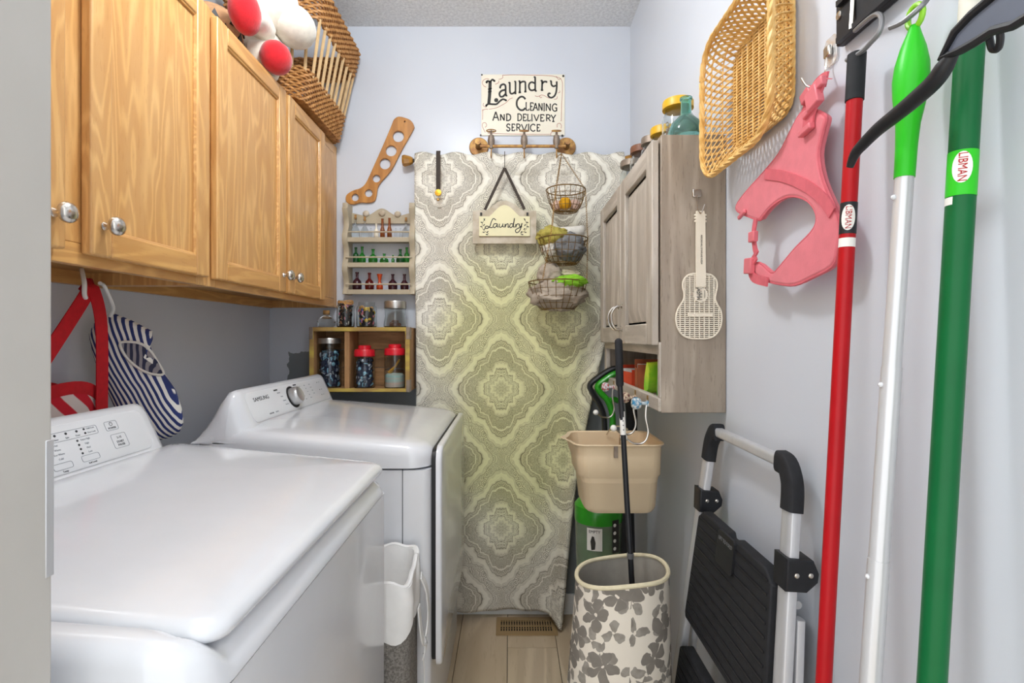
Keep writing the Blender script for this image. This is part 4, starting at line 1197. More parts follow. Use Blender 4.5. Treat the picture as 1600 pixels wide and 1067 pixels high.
for ch, x0, x1, y0, y1, w in (('C', 445, 540, 342, 478, 15), ('L', 542, 578, 402, 480, 9), ('E', 588, 622, 404, 482, 9), ('A', 622, 668, 406, 484, 9), ('N', 676, 718, 408, 485, 9), ('I', 724, 746, 410, 486, 9), ('N', 752, 804, 412, 487, 9), ('G', 818, 868, 416, 490, 9),
    ('A', 200, 262, 496, 590, 10), ('N', 276, 324, 522, 588, 10), ('D', 338, 386, 522, 588, 10), ('D', 455, 500, 520, 588, 9), ('E', 514, 550, 522, 590, 9), ('L', 560, 592, 524, 591, 9), ('I', 598, 618, 525, 592, 9), ('V', 628, 682, 526, 593, 9), ('E', 694, 734, 527, 594, 9), ('R', 754, 800, 528, 595, 9), ('Y', 806, 856, 528, 598, 9),
    ('S', 342, 382, 626, 696, 10), ('E', 396, 430, 626, 694, 9), ('R', 444, 488, 626, 694, 9), ('V', 498, 556, 626, 696, 9), ('I', 562, 584, 628, 696, 9), ('C', 590, 642, 628, 698, 9), ('E', 658, 692, 630, 698, 9)):
    glyph(ch, x0, x1, y0, y1, w)
rb = MB()
for pts in ([(300, 116), (420, 112), (640, 116), (800, 122), (860, 134), (905, 150), (924, 190), (926, 260), (918, 420), (914, 590)], [(262, 160), (290, 152), (306, 136), (300, 120)], [(95, 470), (93, 580)], [(150, 722), (400, 728), (640, 732), (800, 732)],
            [(130, 240), (105, 225), (92, 195), (105, 165), (140, 152), (165, 160)], [(225, 210), (258, 195), (262, 172)], [(130, 450), (100, 432), (105, 405)], [(160, 470), (230, 458), (290, 430), (340, 400), (375, 365), (408, 352)], [(90, 485), (120, 470), (150, 472)],
            [(640, 330), (665, 338), (690, 330)], [(712, 340), (700, 352), (690, 338), (705, 322), (740, 330), (780, 352), (830, 352)], [(838, 366), (866, 362), (872, 336)], [(880, 300), (900, 292), (896, 276)], [(118, 660), (136, 640), (124, 612), (96, 616), (92, 650), (110, 690), (122, 712)],
            [(870, 660), (872, 628), (896, 616), (914, 636), (912, 670)], [(805, 745), (810, 712), (850, 700), (880, 722)], [(915, 590), (906, 592)], [(860, 126), (885, 160), (910, 150)]):
    rb.ribbon(pts, 4.6, sf, .0005)
rb.build('red_scrollwork', MT['red_ink'], sg)
for q in ((86, 112), (935, 124), (925, 745), (74, 740)):
    MB().dot(q[0], q[1], 12 if q[0] > 900 else 9, sf, .0008, 9).build('chipped_corner', MT['ink'], sg)

# ---------------------------------------------------------------- valve hook rack
vr = thing('valve_hook_rack', 'rusty pipe hook rack with three valve handles above the curtain', 'hook rack', P(817, 245, 2.06))
M = Vector((0, -1, 0)).to_track_quat('Z', 'Y').to_matrix()
VY_ = 2.058
zr = P(0, 228.5, VY_).z
for px_ in (748, 885):
    cx = P(px_, 0, 2.115).x
    MB().lathe((cx, 2.129, P(0, 229.5, 2.12).z), [(.040, 0), (.040, .006), (.037, .009), (.014, .011), (.012, .02), (.012, .07)], 28, M).build('flange', MT['rust'], vr)
MB().tube([(P(750, 0, VY_).x, VY_, zr), (P(884, 0, VY_).x, VY_, zr)], .0062, 12).build('pipe', MT['rust'], vr)
for px_, tilt in ((767.5, .1), (819, .5), (869.5, .5)):
    cx = P(px_, 0, VY_).x
    v_ = MB().lathe((cx, VY_, zr), [(.008, -.009), (.0085, .0), (.0135, .010), (.0145, .022), (.0115, .042), (.005, .046), (.004, .062)], 16).build('valve', MT['pewter'], vr)
    w_ = MB(); Mt = Matrix.Rotation(tilt, 3, 'X'); cc = Vector((cx, VY_, zr + .062)); rr = .0185
    w_.tube([cc + Mt @ Vector((rr * math.cos(a * PI / 12), rr * math.sin(a * PI / 12), 0)) for a in range(24)], .0022, 6, closed=True)
    for a in (0, 2 * PI / 3, 4 * PI / 3): w_.tube([cc, cc + Mt @ Vector((rr * math.cos(a + .5), rr * math.sin(a + .5), 0))], .0016, 5)
    w_.build('hand_wheel', MT['rust'], v_)
    MB().tube(catmull([(cx, VY_, zr - .008), (cx, VY_ - .002, zr - .042), (cx, VY_ - .008, zr - .049), (cx, VY_ - .016, zr - .046), (cx, VY_ - .018, zr - .038)], 5), .0024, 8).build('hook', MT['rust'], v_)

# ---------------------------------------------------------------- little plaque on a ribbon
PD = 2.030
pq = thing('hanging_plaque', 'small cream plaque lettered Laundry hung by a dark ribbon', 'plaque', P(788, 381, PD))
def pp_(zx, zy, w):
    p = P(630 + zx / 3.953, 230 + zy / 3.953, PD); return Vector((p.x, PD - w, p.z))
def arch(x0, x1, y0, ysh, ytop):
    a = [(x0, y0), (x1, y0), (x1, ysh)]
    xm = (x0 + x1) / 2; w = (x1 - x0)
    a += [(xm + w * .30 * (1 - k / 6) + 0, ysh + (ytop - ysh) * math.sin(PI / 2 * k / 6) ** 1.2) for k in range(7)]
    a += [(xm - w * .30 * (k / 6), ysh + (ytop - ysh) * math.cos(PI / 2 * k / 6) ** 1.2) for k in range(1, 7)]
    return a + [(x0, ysh)]
ba = arch(430, 822, 597, 395, 332)
sc_ = PD / F / 3.953
mm = plate([[(x, -y) for x, y in ba]], .014 / sc_, .0012 / sc_)
MB().me(mm, lambda co: pp_(co.x, -co.y, co.z * sc_)).build('backing', MT['plaque'], pq)
fa = arch(470, 782, 553, 432, 362)
mm = plate([[(x, -y) for x, y in fa]], .008 / sc_, .001 / sc_)
fo = MB().me(mm, lambda co: pp_(co.x, -co.y, .011 + co.z * sc_)).build('face_board', MT['cream2'], pq)
def pfw(x, y, w): return pp_(x, y, .0151 + w)
sc2 = MB()
for pts in ([(582, 452), (565, 442), (552, 462), (542, 490), (524, 503), (512, 495), (525, 488), (548, 498), (562, 494)],
            [(588, 474), (572, 474), (564, 488), (572, 498), (586, 486), (590, 474), (590, 492), (598, 494)], [(604, 474), (602, 490), (612, 496), (624, 484), (626, 473), (625, 490), (634, 494)],
            [(640, 475), (639, 496), (646, 480), (657, 474), (660, 484), (659, 496), (668, 492)], [(690, 476), (676, 474), (669, 488), (676, 498), (690, 484), (700, 440), (694, 476), (694, 494), (702, 492)],
            [(708, 476), (708, 496), (712, 482), (722, 474), (728, 478)], [(732, 474), (731, 488), (740, 490), (748, 470), (740, 500), (728, 522), (712, 528), (706, 514), (722, 502), (748, 492)]):
    sc2.ribbon([(534 + (x - 534) * .96 - 6, y + 4) for x, y in pts], 5.4, pfw, .0005)
sc2.build('lettering', MT['ink'], fo)
for s_ in (-1, 1):
    lf = MB()
    cx = 626
    stem = [(cx + s_ * 118, 445), (cx + s_ * 136, 478), (cx + s_ * 132, 512), (cx + s_ * 96, 540)]
    lf.ribbon(stem, 2.2, pfw, .0004)
    for (x, y), aa in zip(((cx + s_ * 124, 452), (cx + s_ * 140, 470), (cx + s_ * 126, 486), (cx + s_ * 143, 496), (cx + s_ * 122, 510), (cx + s_ * 128, 530), (cx + s_ * 104, 528), (cx + s_ * 108, 544)), (1.2, .4, 2.2, .3, 2.4, .2, 2.4, .1)):
        lf.prism([(x + 8 * math.cos(t) * math.cos(aa) - 3.2 * math.sin(t) * math.sin(aa), y + 8 * math.cos(t) * math.sin(aa) + 3.2 * math.sin(t) * math.cos(aa)) for t in [2 * PI * k / 10 for k in range(10)]], pfw, 0, .0004)
    lf.build('leaf_sprig', MT['ink'], fo)
sec = [(-.0006, -.0055), (.0006, -.0055), (.0006, .0055), (-.0006, .0055)]
top = P(788.5, 263, 2.028)
for q in ((757.5, 328), (819.5, 327)):
    p = P(q[0], q[1], PD - .009); MB().tube([(p.x, PD - .009, p.z), (top.x, 2.024, top.z)], 1, sec=sec, ref=(0, 1, 0)).build('ribbon', MT['ribbon'], pq)
MB().tube([(top.x, 2.026, top.z - .003), (top.x, 2.040, 1.868), (P(819, 0, 2.04).x * .0 + top.x, 2.052, 1.892)], .0014, 6).build('hanging_string', MT['ribbon'], pq)
for q in ((752, 335), (824, 335)):
    p = P(q[0], q[1], PD)
    MB().box(p.x - .004, p.x + .004, PD - .0118, PD - .004, p.z - .007, p.z + .005).build('staple', MT['ink'], pq)

# ---------------------------------------------------------------- three-tier wire basket
TB_Y = 1.955
tb3 = thing('tiered_wire_basket', 'three-tier bronze wire basket hanging in front of the curtain', 'basket', P(874, 488, TB_Y))
tiers = []
for px_, ry, by, rx in ((884, 297, 331, 30.5), (879.5, 374, 413, 38.5), (871, 441, 484, 45.5)):
    c = P(px_, ry, TB_Y); r = rx * TB_Y / F; h = (by - ry) * TB_Y / F * .98
    tiers.append((c, r, h))
    w_ = MB(); wr = .0014
    for z, f, q in ((0, 1, 1.7), (-.28, .95, .8), (-.55, .86, .8), (-.8, .74, .8), (-1, .58, 1.2)):
        w_.tube([c + Vector((r * f * math.cos(a * PI / 18), r * f * math.sin(a * PI / 18), z * h)) for a in range(36)], wr * q, 5, closed=True)
    for k in range(22):
        a = 2 * PI * k / 22; e = Vector((math.cos(a), math.sin(a), 0))
        w_.tube([c + e * r, c + e * r * .95 - Vector((0, 0, .28 * h)), c + e * r * .86 - Vector((0, 0, .55 * h)), c + e * r * .74 - Vector((0, 0, .8 * h)), c + e * r * .58 - Vector((0, 0, h)), c - Vector((0, 0, h))], wr * .8, 4)
    w_.build('wire_bowl', MT['bronze_wire'], tb3)
def chain(p0, p1, name='chain'):
    m = MB(); p0, p1 = Vector(p0), Vector(p1); L = (p1 - p0).length; n_ = max(3, int(L / .0075)); t = (p1 - p0).normalized()
    a = t.orthogonal().normalized(); b_ = t.cross(a)
    for i in range(n_):
        c = p0 + (p1 - p0) * (i + .5) / n_; s_ = a if i % 2 else b_
        m.tube([c + t * (.0052 * math.cos(k * PI / 4)) + s_ * (.0026 * math.sin(k * PI / 4)) for k in range(8)], .0008, 4, closed=True)
    m.build(name, MT['brass'], tb3)
hk = Vector((P(869.5, 0, VY_).x, VY_ - .012, zr - .047))
apex = Vector((hk.x + .012, TB_Y + .02, hk.z - .012))
chain(hk, apex)
for k in range(3):
    a = PI / 2 + 2 * PI * k / 3 + .45
    e = Vector((math.cos(a), math.sin(a), 0))
    pts = [apex] + [c + e * r for c, r, h in tiers]
    for i in range(3): chain(pts[i], pts[i + 1])
def cloth(name, label, cat, c, r, m, seed, grp=None, sx=(1, 1, 1), folds=5):
    o = Vector((seed * 3.1, seed * 1.7, seed * .9))
    def fn(n):
        return 1 + .22 * mnoise.noise(n * 1.7 + o) + .10 * math.sin(folds * (n.x * 1.3 + n.z * 1.1 + mnoise.noise(n * 2 + o)) * 2) + .05 * mnoise.noise(n * 7 + o)
    o_ = MB().ell(c, (r * sx[0], r * sx[1], r * sx[2]), 36, 24, fn=fn).build(name, MT[m], angle=80)
    return tag(o_, label, cat, grp)
c, r, h = tiers[0]
for dx, dy, q, m, lab in ((-.004, -.012, .024, 'yellow_pom', 'yellow yarn pompom in the top wire basket'), (-.034, .006, .020, 'blush_pom', 'blush pompom left of the yellow one in the top basket'), (.034, .004, .022, 'blush_pom', 'pale pompom right of the yellow one in the top basket')):
    base = c + Vector((dx, dy, -h + q + .003))
    o = MB().ell(base, q, 20, 14, fn=lambda n: 1 + .14 * mnoise.noise(n * 9 + Vector((q * 900, 0, 0)))).build('pompom', MT[m]); tag(o, lab, 'pompom', 'pompoms in the top basket')
c, r, h = tiers[1]
cloth('folded_cloth', 'olive yellow fluffy cloth heaped over the middle basket', 'cloth', c + Vector((-.038, -.010, .006)), .050, 'cloth_yellow', 2, 'cloths in the wire baskets', (1.15, 1, .75))
cloth('folded_cloth', 'slate grey cloths bundled in the middle wire basket', 'cloth', c + Vector((.022, -.020, -.034)), .052, 'cloth_slate', 5, 'cloths in the wire baskets', (1.15, 1, .95), 7)
M = Matrix.Rotation(1.35, 3, 'Y')
o = MB(); p = c + Vector((.036, .006, .030)); q = []
for k in range(60):
    a = k * .42; rr = .006 + .00085 * k * .42; q.append((rr * math.cos(a), rr * math.sin(a)))
o.loft([[p + Vector((.046 * t, .012 * t, .006 * t)) + Vector((0, x, y_)) * .9 for x, y_ in q] for t in (-1, -.5, 0, .5, 1)], caps=False, openring=True)
oo = o.build('rolled_towel', MT['cloth_white'], normals=False); oo.modifiers.new('cloth_thickness', 'SOLIDIFY').thickness = .0025
tag(oo, 'rolled white towel lying on the middle wire basket', 'towel')
cloth('folded_cloth', 'small white cloth at the left of the middle wire basket', 'cloth', c + Vector((-.048, -.02, -.036)), .026, 'cloth_white', 6, 'cloths in the wire baskets')
c, r, h = tiers[2]
cloth('folded_cloth', 'big grey beige cloth filling the bottom wire basket', 'cloth', c + Vector((0, -.006, -.046)), .086, 'cloth_grey', 9, 'cloths in the wire baskets', (1.16, 1.0, .68), 8)
cloth('folded_cloth', 'lime green cloth in the bottom wire basket', 'cloth', c + Vector((.045, -.052, -.002)), .042, 'cloth_green', 4, 'cloths in the wire baskets', (1.45, .9, .55), 5)
cloth('folded_cloth', 'crumpled beige cloth peaking above the bottom wire basket', 'cloth', c + Vector((-.030, -.005, .024)), .046, 'cloth_grey', 12, 'cloths in the wire baskets', (1.0, .9, 1.05), 7)
cloth('folded_cloth', 'cream cloth folded on top behind the lime green one', 'cloth', c + Vector((.038, .012, .030)), .036, 'cloth_cream', 15, 'cloths in the wire baskets', (1.3, .9, .55), 5)

# ================================================================== right side
# ---------------------------------------------------------------- weathered wall cabinet
GX0, GX1, GY0, GY1, GZ0, GZ1 = .349, .499, 1.183, 1.870, .974, 1.617
gc = thing('grey_wall_cabinet', 'weathered grey wood wall cabinet with open shelf below two doors', 'cabinet', ((GX0 + GX1) / 2, (GY0 + GY1) / 2, GZ0))
def gb(name, x0, x1, y0, y1, z0, z1, m='grey_wood', par=None, bv=.0015):
    return MB().box(x0, x1, y0, y1, z0, z1).build(name, MT[m], par or gc, bevel=bv)
gb('side_panel', GX0, GX1, GY0, GY0 + .016, GZ0, GZ1); gb('side_panel', GX0, GX1, GY1 - .016, GY1, GZ0, GZ1)
gb('top_panel', GX0, GX1, GY0 + .016, GY1 - .016, GZ1 - .014, GZ1); gb('back_panel', GX1 - .008, GX1, GY0 + .016, GY1 - .016, GZ0, GZ1 - .014)
gb('shelf_board', GX0, GX1 - .008, GY0 + .016, GY1 - .016, 1.125, 1.139, 'grey_wood_pale_h'); gb('bottom_board', GX0, GX1 - .008, GY0 + .016, GY1 - .016, .986, .998, 'grey_wood_pale_h')
gb('front_lip', GX0 - .006, GX0 + .010, GY0 + .001, GY1, GZ0 + .002, 1.008, 'grey_wood_pale_h', bv=.003)
gb('front_stile', GX0 - .004, GX0 + .012, GY0 + .001, GY0 + .016, 1.008, 1.112, 'grey_wood_pale'); gb('front_stile', GX0 - .004, GX0 + .012, GY1 - .030, GY1, 1.008, 1.112, 'grey_wood_pale')
gb('front_rail', GX0 - .004, GX0 + .010, GY0 + .001, GY1, 1.108, 1.137, 'grey_wood_pale_h')
for a, b_, hy in ((GY0 + .006, 1.522, 1), (1.527, GY1 - .004, -1)):
    z0, z1, w = 1.130, GZ1 - .010, .052
    x0, x1 = GX0 - .020, GX0 - .003
    d = MB(); d.box(x0, x1, a, a + w, z0, z1); d.box(x0, x1, b_ - w, b_, z0, z1)
    d.cur = 1; d.box(x0 + .0003, x1, a + w, b_ - w, z0, z0 + w); d.box(x0 + .0003, x1, a + w, b_ - w, z1 - w, z1)
    do = d.build('door', [MT['grey_wood_pale'], MT['grey_wood_pale_h']], gc, bevel=.003)
    pn = MB(); q0 = [(a + w, z0 + w), (b_ - w, z0 + w), (b_ - w, z1 - w), (a + w, z1 - w)]
    cy_, cz_ = (a + b_) / 2, (z0 + z1) / 2
    def insq(i): return [(y + (i if y < cy_ else -i), z + (i if z < cz_ else -i)) for y, z in q0]
    pn.loft([[Vector((xx, y, z)) for y, z in insq(i)] for i, xx in ((-.004, x0 + .012), (.006, x0 + .012), (.010, x0 + .010), (.034, x0 + .003), (.038, x0 + .0025))], caps=True)
    pn.build('raised_panel', MT['grey_wood_pale'], do)
    hh = (b_ - .020) if hy > 0 else (a + .020)
    zc = 1.205
    MB().tube(catmull([(x0, hh, zc - .034), (x0 - .018, hh, zc - .032), (x0 - .030, hh, zc - .012), (x0 - .031, hh, zc + .012), (x0 - .018, hh, zc + .032), (x0, hh, zc + .034)], 6), .0036, 8).build('handle', MT['chrome'], do)
    for zz in (zc - .034, zc + .034):
        MB().lathe((x0, hh, zz), [(.007, -.001), (.007, .002), (.004, .004)], 12, Vector((-1, 0, 0)).to_track_quat('Z', 'Y').to_matrix()).build('handle_foot', MT['chrome'], do)

# cartons and packet in the open shelf
def carton(label, y0, x0, size, rot, m, tilt=0.0, open_=True, z=.9985):
    w, l, h = size
    t = thing('tea_carton', label, 'carton', (x0, y0, z), 'cartons on the open shelf')
    th = .0015
    def bx(n_, *a, mm=m): MB().box(*a).build(n_, MT[mm], t)
    ORG[t.name] = Vector((0, 0, 0))
    bx('carton_bottom', -w / 2, w / 2, -l / 2, l / 2, 0, th)
    bx('carton_wall', -w / 2, -w / 2 + th, -l / 2, l / 2, 0, h * .72); bx('carton_wall', w / 2 - th, w / 2, -l / 2, l / 2, 0, h)
    bx('carton_wall', -w / 2, w / 2, -l / 2, -l / 2 + th, 0, h * .85); bx('carton_wall', -w / 2, w / 2, l / 2 - th, l / 2, 0, h)
    for k in range(4): bx('sachet', -w / 2 + .006, w / 2 - .006, -l / 2 + .006 + k * l / 4.6, -l / 2 + .009 + k * l / 4.6, th, h * (.8 + .05 * (k % 2)), mm='paper_white')
    t.rotation_euler = (0, tilt, rot)
    return t
carton('low open red carton of sachets on the cabinet open shelf', 1.615, .402, (.085, .13, .060), .12, 'box_red')
carton('taller brown-red carton right of the low red one', 1.480, .408, (.085, .060, .085), -.10, 'box_brown')
gpk = MB(); M = Matrix.Translation((.392, 1.365, .9985)) @ Matrix.Rotation(.30, 4, 'X') @ Matrix.Rotation(.2, 4, 'Z')
gpk.loft([[M @ Vector((x * (.034 if k not in (0, 4) else .036), y * s_ , z)) for x, y in ((-1, -1), (0, -1.3), (1, -1), (1, 1), (0, 1.3), (-1, 1))] for k, (z, s_) in enumerate(((.004, .003), (.02, .012), (.045, .013), (.075, .010), (.090, .003)))], caps=True)
tag(gpk.build('snack_packet', MT['box_green']), 'bright green and yellow packet leaning at the shelf near end', 'packet')
MB_ = MB(); M = Matrix.Translation((.392, 1.290, .9985)) @ Matrix.Rotation(.15, 4, 'X')
MB_.box(-.022, .022, -.004, .006, .001, .060, M)
tag(MB_.build('small_box', MT['vac_green'], bevel=.002), 'small dark green box in front of the green packet', 'box')

# hooks with ceramic knobs
for y_, m, lab, yb in ((1.690, 'porcelain_red', 'wire hook with red and white floral ceramic knob, farthest under the shelf', 0), (1.400, 'porcelain_brown', 'wire hook with plum ceramic knob behind the black rod', -.02), (1.275, 'porcelain_blue', 'wire hook with blue striped ceramic knob, nearest under the shelf', .02)):
    t = thing('coat_hook', lab, 'hook', (GX0 - .02, y_, .88), 'ceramic knob hooks')
    x0 = GX0 - .006
    Mx = Vector((-1, 0, 0)).to_track_quat('Z', 'Y').to_matrix()
    MB().lathe((x0, y_, .984), [(.009, 0), (.009, .002), (.0045, .004), (.0045, .016), (.012, .019), (.0155, .026), (.0155, .034), (.010, .040), (.001, .0415)], 16, Mx).build('knob', MT[m], t)
    MB().box(x0 - .002, x0, y_ - .006, y_ + .006, .978, 1.004).build('plate', MT['brass'], t, bevel=.001)
    MB().tube(catmull([(x0 - .003, y_, .982), (x0 - .005, y_, .95), (x0 + .001, y_, .912), (x0 - .010, y_, .887), (x0 - .035, y_, .884), (x0 - .054, y_, .896)], 6), .0028, 8).build('wire', MT['chrome'], t)
    MB().ell((x0 - .060, y_, .900), .0092, 14, 10).build('ball', MT['porcelain'], t)

# ---------------------------------------------------------------- on top of the grey cabinet
tl = GZ1 + .0005
t = thing('teal_bottle', 'squat teal glass bottle at the near corner of the grey cabinet', 'bottle', (.420, 1.222, tl))
MB().lathe((.420, 1.222, tl), [(.034, 0), (.042, .006), (.043, .018), (.036, .038), (.020, .055), (.0125, .062), (.0120, .095), (.0145, .097), (.0145, .102), (.010, .102), (.010, .062)], 24).build('glass', MT['teal_glass'], t)
MT['seed'] = mat('mixed_seeds', 'b8a99a', .7, col2='8b6f60', vscale=120)
for label, c, r, h, lid, fill, n_ in (
   ('jar of mixed seeds with yellow lid behind the teal bottle', (.432, 1.318, tl), .040, .120, 'yellow_lid', ['seed', 'btn_white'], 70),
   ('yellow-lidded jar second from the near end of the grey cabinet', (.430, 1.440, tl), .036, .100, 'yellow_lid', ['thread_yellow', 'cream', 'btn_white'], 50),
   ('clear jar with dull steel lid between yellow and brown lids', (.425, 1.530, tl), .034, .108, 'pewter', ['cream'], 30),
   ('clear jar with stepped brown lid on the grey cabinet', (.420, 1.630, tl), .038, .118, 'brown_lid', ['btn_white'], 30),
   ('clear jar at the far end of the grey cabinet top', (.415, 1.745, tl), .040, .112, 'pewter', ['cream', 'btn_white'], 30)):
    jar('storage_jar', label, c, r, h, lid, fill, None, int(c[1] * 100), .8, n_, .006, 'jars on the grey cabinet')

# ---------------------------------------------------------------- guitar fly swatter
SD_ = 1.1775
fs = thing('fly_swatter', 'cream guitar-shaped fly swatter hanging on the grey cabinet side', 'fly swatter', P(1092, 528, SD_))
def g2(zx, zy):
    p = P(1040 + zx / 4.1, 280 + zy / 4.104, SD_); return (p.x, p.z)
gol = [(228, 608), (262, 606), (300, 618), (326, 650), (330, 690), (322, 730), (318, 770), (332, 805), (352, 840), (360, 890), (350, 950), (322, 995), (280, 1018), (215, 1022), (150, 1018), (105, 995), (76, 950), (66, 890), (76, 840), (96, 805), (116, 770), (118, 730), (110, 690), (114, 650), (140, 618), (178, 606)]
ol = [(p.x, p.y) for p in catmull([g2(*q) + (0,) for q in gol], 3, closed=True)]
def inside(x, z, poly):
    c_ = False; n_ = len(poly)
    for i in range(n_):
        a, b_ = poly[i], poly[i - 1]
        if (a[1] > z) != (b_[1] > z) and x < (b_[0] - a[0]) * (z - a[1]) / (b_[1] - a[1]) + a[0]: c_ = not c_
    return c_
def spans(val, axis):
    xs = []
    for i in range(len(ol)):
        p, q = ol[i], ol[i - 1]
        if (p[axis] > val) != (q[axis] > val):
            xs.append(p[1 - axis] + (q[1 - axis] - p[1 - axis]) * (val - p[axis]) / (q[axis] - p[axis]))
    xs.sort(); return list(zip(xs[0::2], xs[1::2]))
mesh = MB(); pz = 1.0 / 4.1 * SD_ / F
yy = 616
while yy < 1018:
    z_ = g2(0, yy)[1]
    for a, b_ in spans(z_, 1): mesh.box(a, b_, SD_ - .0014, SD_ + .0014, z_ - 2.9 * pz, z_ + 2.9 * pz)
    yy += 12.6
for c0 in range(92, 352, 31):
    x_ = g2(c0, 0)[0]
    for a, b_ in spans(x_, 0): mesh.box(x_ - 3.2 * pz, x_ + 3.2 * pz, SD_ - .0012, SD_ + .0012, a, b_)
mesh.build('mesh_body', MT['guitar'], fs)
MB().tube([Vector((x, SD_, z)) for x, z in ol], .0021, 6, closed=True).build('rim', MT['guitar'], fs)
nk = [g2(*q) for q in ((192, 690), (192, 240), (194, 205), (245, 205), (252, 240), (256, 690))]
MB().me(plate([nk, circle(*g2(222, 217), .0016, 10)], .005, .0006), lambda co: Vector((co.x, SD_ - .001 - co.z, co.y))).build('neck', MT['guitar'], fs)
for k in range(3):
    for zx in (190, 254):
        x_, z_ = g2(zx, 230 + k * 20); MB().ell((x_, SD_ - .001, z_), (.0032, .002, .0026), 8, 6).build('tuning_peg', MT['guitar'], fs)
x_, z_ = g2(222, 742); 
MB().prism(circle(x_, z_, .0165, 24), lambda u, v, w: Vector((u, SD_ - w, v)), 0, .0028).build('sound_hole', MT['guitar'], fs)
def vtext(s_, size, zx, zy, sx=1.0, off=.0031):
    x_, z_ = g2(zx, zy)
    return MB().me(text(s_, size, .0002, sx=sx), lambda co: Vector((x_ - co.y, SD_ - off - co.z, z_ + co.x)))
vtext('MHFM', .0180, 215, 738, .54, .0045).build('lettering', MT['ink'], fs)
vtext('NASHVILLE', .0035, 246, 738, 1.0, .0045).build('lettering', MT['ink'], fs)
x_, z_ = g2(226, 452)
MB().me(text('MUSICIANS HALL OF FAME AND MUSEUM', .0058, .0002, sx=.62), lambda co: Vector((x_ + co.y, SD_ - .0037 - co.z, z_ - co.x))).build('lettering', MT['ink'], fs)
br = [g2(*q) for q in ((140, 860), (300, 860), (300, 880), (140, 880))]
MB().prism(br, lambda u, v, w: Vector((u, SD_ - w, v)), 0, .003).build('bridge', MT['guitar'], fs)
ah = thing('adhesive_hook', 'small clear adhesive hook holding the guitar fly swatter', 'hook', P(1089, 310, SD_), 'clear adhesive hooks')
x_, z_ = g2(200, 92)
MB().box(x_ - .010, x_ + .010, SD_ - .002, GY0 - .0003, z_ - .008, z_ + .010).build('pad', MT['chrome'], ah, bevel=.002)
x2, z2 = g2(222, 219)
MB().tube(catmull([(x_, SD_ - .003, z_ - .004), (x_, SD_ - .004, z_ - .03), (x2 - .003, SD_ - .006, z2 - .001), (x2, SD_ - .010, z2), (x2 + .006, SD_ - .012, z2 + .018)], 6), .0011, 6).build('wire', MT['chrome'], ah)

# ---------------------------------------------------------------- tan bucket
bk = thing('bucket', 'tan plastic bucket with a pouring lip below the grey cabinet', 'bucket', (.30, 1.50, .658))
BX0, BX1, BY0, BY1 = .178, .425, 1.395, 1.600
def bring(z, ins, spout=0.0, zs=0.0):
    q = rrect(BX0 + ins, BX1 - ins * .5, BY0 + ins * .8, BY1 - ins * .8, .035, 6); out = []
    q = [(q[i][0] + (q[(i + 1) % len(q)][0] - q[i][0]) * k / 4, q[i][1] + (q[(i + 1) % len(q)][1] - q[i][1]) * k / 4) for i in range(len(q)) for k in range(4)]
    for x, y in q:
        v = Vector((x, y, z))
        f = max(0, 1 - abs((y - (BY0 + BY1) / 2)) / .055) * (1 if x < BX0 + ins + .004 else 0)
        v.x -= spout * f; v.z += zs * f
        out.append(v)
    return out
b = MB()
lev = [bring(.664, .034), bring(.674, .028), bring(.757, .019), bring(.767, .009), bring(.820, .007, .002), bring(.842, .006, .012), bring(.849, .002, .020), bring(.853, -.005, .026, .002), bring(.856, -.004, .026, .002), bring(.853, .005, .020), bring(.770, .014), bring(.684, .036)]
b.loft(lev, caps=True); b.build('tub', MT['tan'], bk, angle=50)
MB().loft([bring(.658, .040), bring(.665, .036)]).build('foot_ring', MT['tan'], bk)
MB().box(.283, .293, BY0 - .004, BY0 + .004, .820, .852).build('handle_clip', MT['pewter'], bk)
MB().tube(catmull([(.30, BY0 + .010, .846), (.312, 1.44, .885), (.322, 1.40, .894), (.322, 1.46, .893), (.312, 1.56, .875), (.30, BY1 - .010, .846)], 6), .0022, 6).build('wire_bail', MT['chrome'], bk)

# ---------------------------------------------------------------- green vacuum behind the bucket
vc = thing('vacuum_cleaner', 'green and black upright vacuum standing behind the bucket', 'vacuum', (.34, 1.80, 0))
VD = 1.78
hd = MB().loft([[Vector((.345 + x * s_, 1.76 + y * s_, z)) for x, y in rrect(-.13, .13, -.12, .12, .04, 5)] for z, s_ in ((.004, .97), (.05, 1), (.075, .9), (.085, .7))], caps=True)
hd.build('floor_head', MT['black'], vc)
cx = P(935, 0, VD).x; cy = VD
MB().lathe((cx, cy, .30), [(.060, 0), (.075, .01), (.080, .20), (.080, .215)], 28, sy=.9).build('dust_bin', MT['vac_clear'], vc)
MB().lathe((cx, cy, .30), [(.045, .012), (.05, .02), (.045, .17), (.02, .19)], 20).build('cyclone', MT['vac_green'], vc)
MB().lathe((cx, cy, .515), [(.081, 0), (.083, .01), (.083, .055), (.070, .070), (.030, .078), (.028, .085)], 28, sy=.9).build('bin_lid', MT['vac_green'], vc)
MB().loft([[Vector((cx + .085 + x * s_, cy + .03 + y * s_, z)) for x, y in rrect(-.045, .045, -.05, .05, .02, 4)] for z, s_ in ((.07, 1.1), (.30, 1), (.62, .85), (.72, .55))], caps=True).build('motor_body', MT['black'], vc)
lbm = MB(); 
def cylp(a, z, r=.0815): return Vector((cx + r * math.sin(a), cy - r * .9 * math.cos(a), z))
lbm.grid(lambda u, v: cylp(-.62 + u * .62, .435 + v * .075, .0845), 8, 2)
lb_ = lbm.build('label', MT['paper_white'], vc, normals=False)
MB().me(text('EMPTY', .014, .0003, sx=.9), lambda co: cylp(-.31 + co.x / .082, .498 + co.y, .0850 + co.z)).build('label_lettering', MT['ink'], lb_)
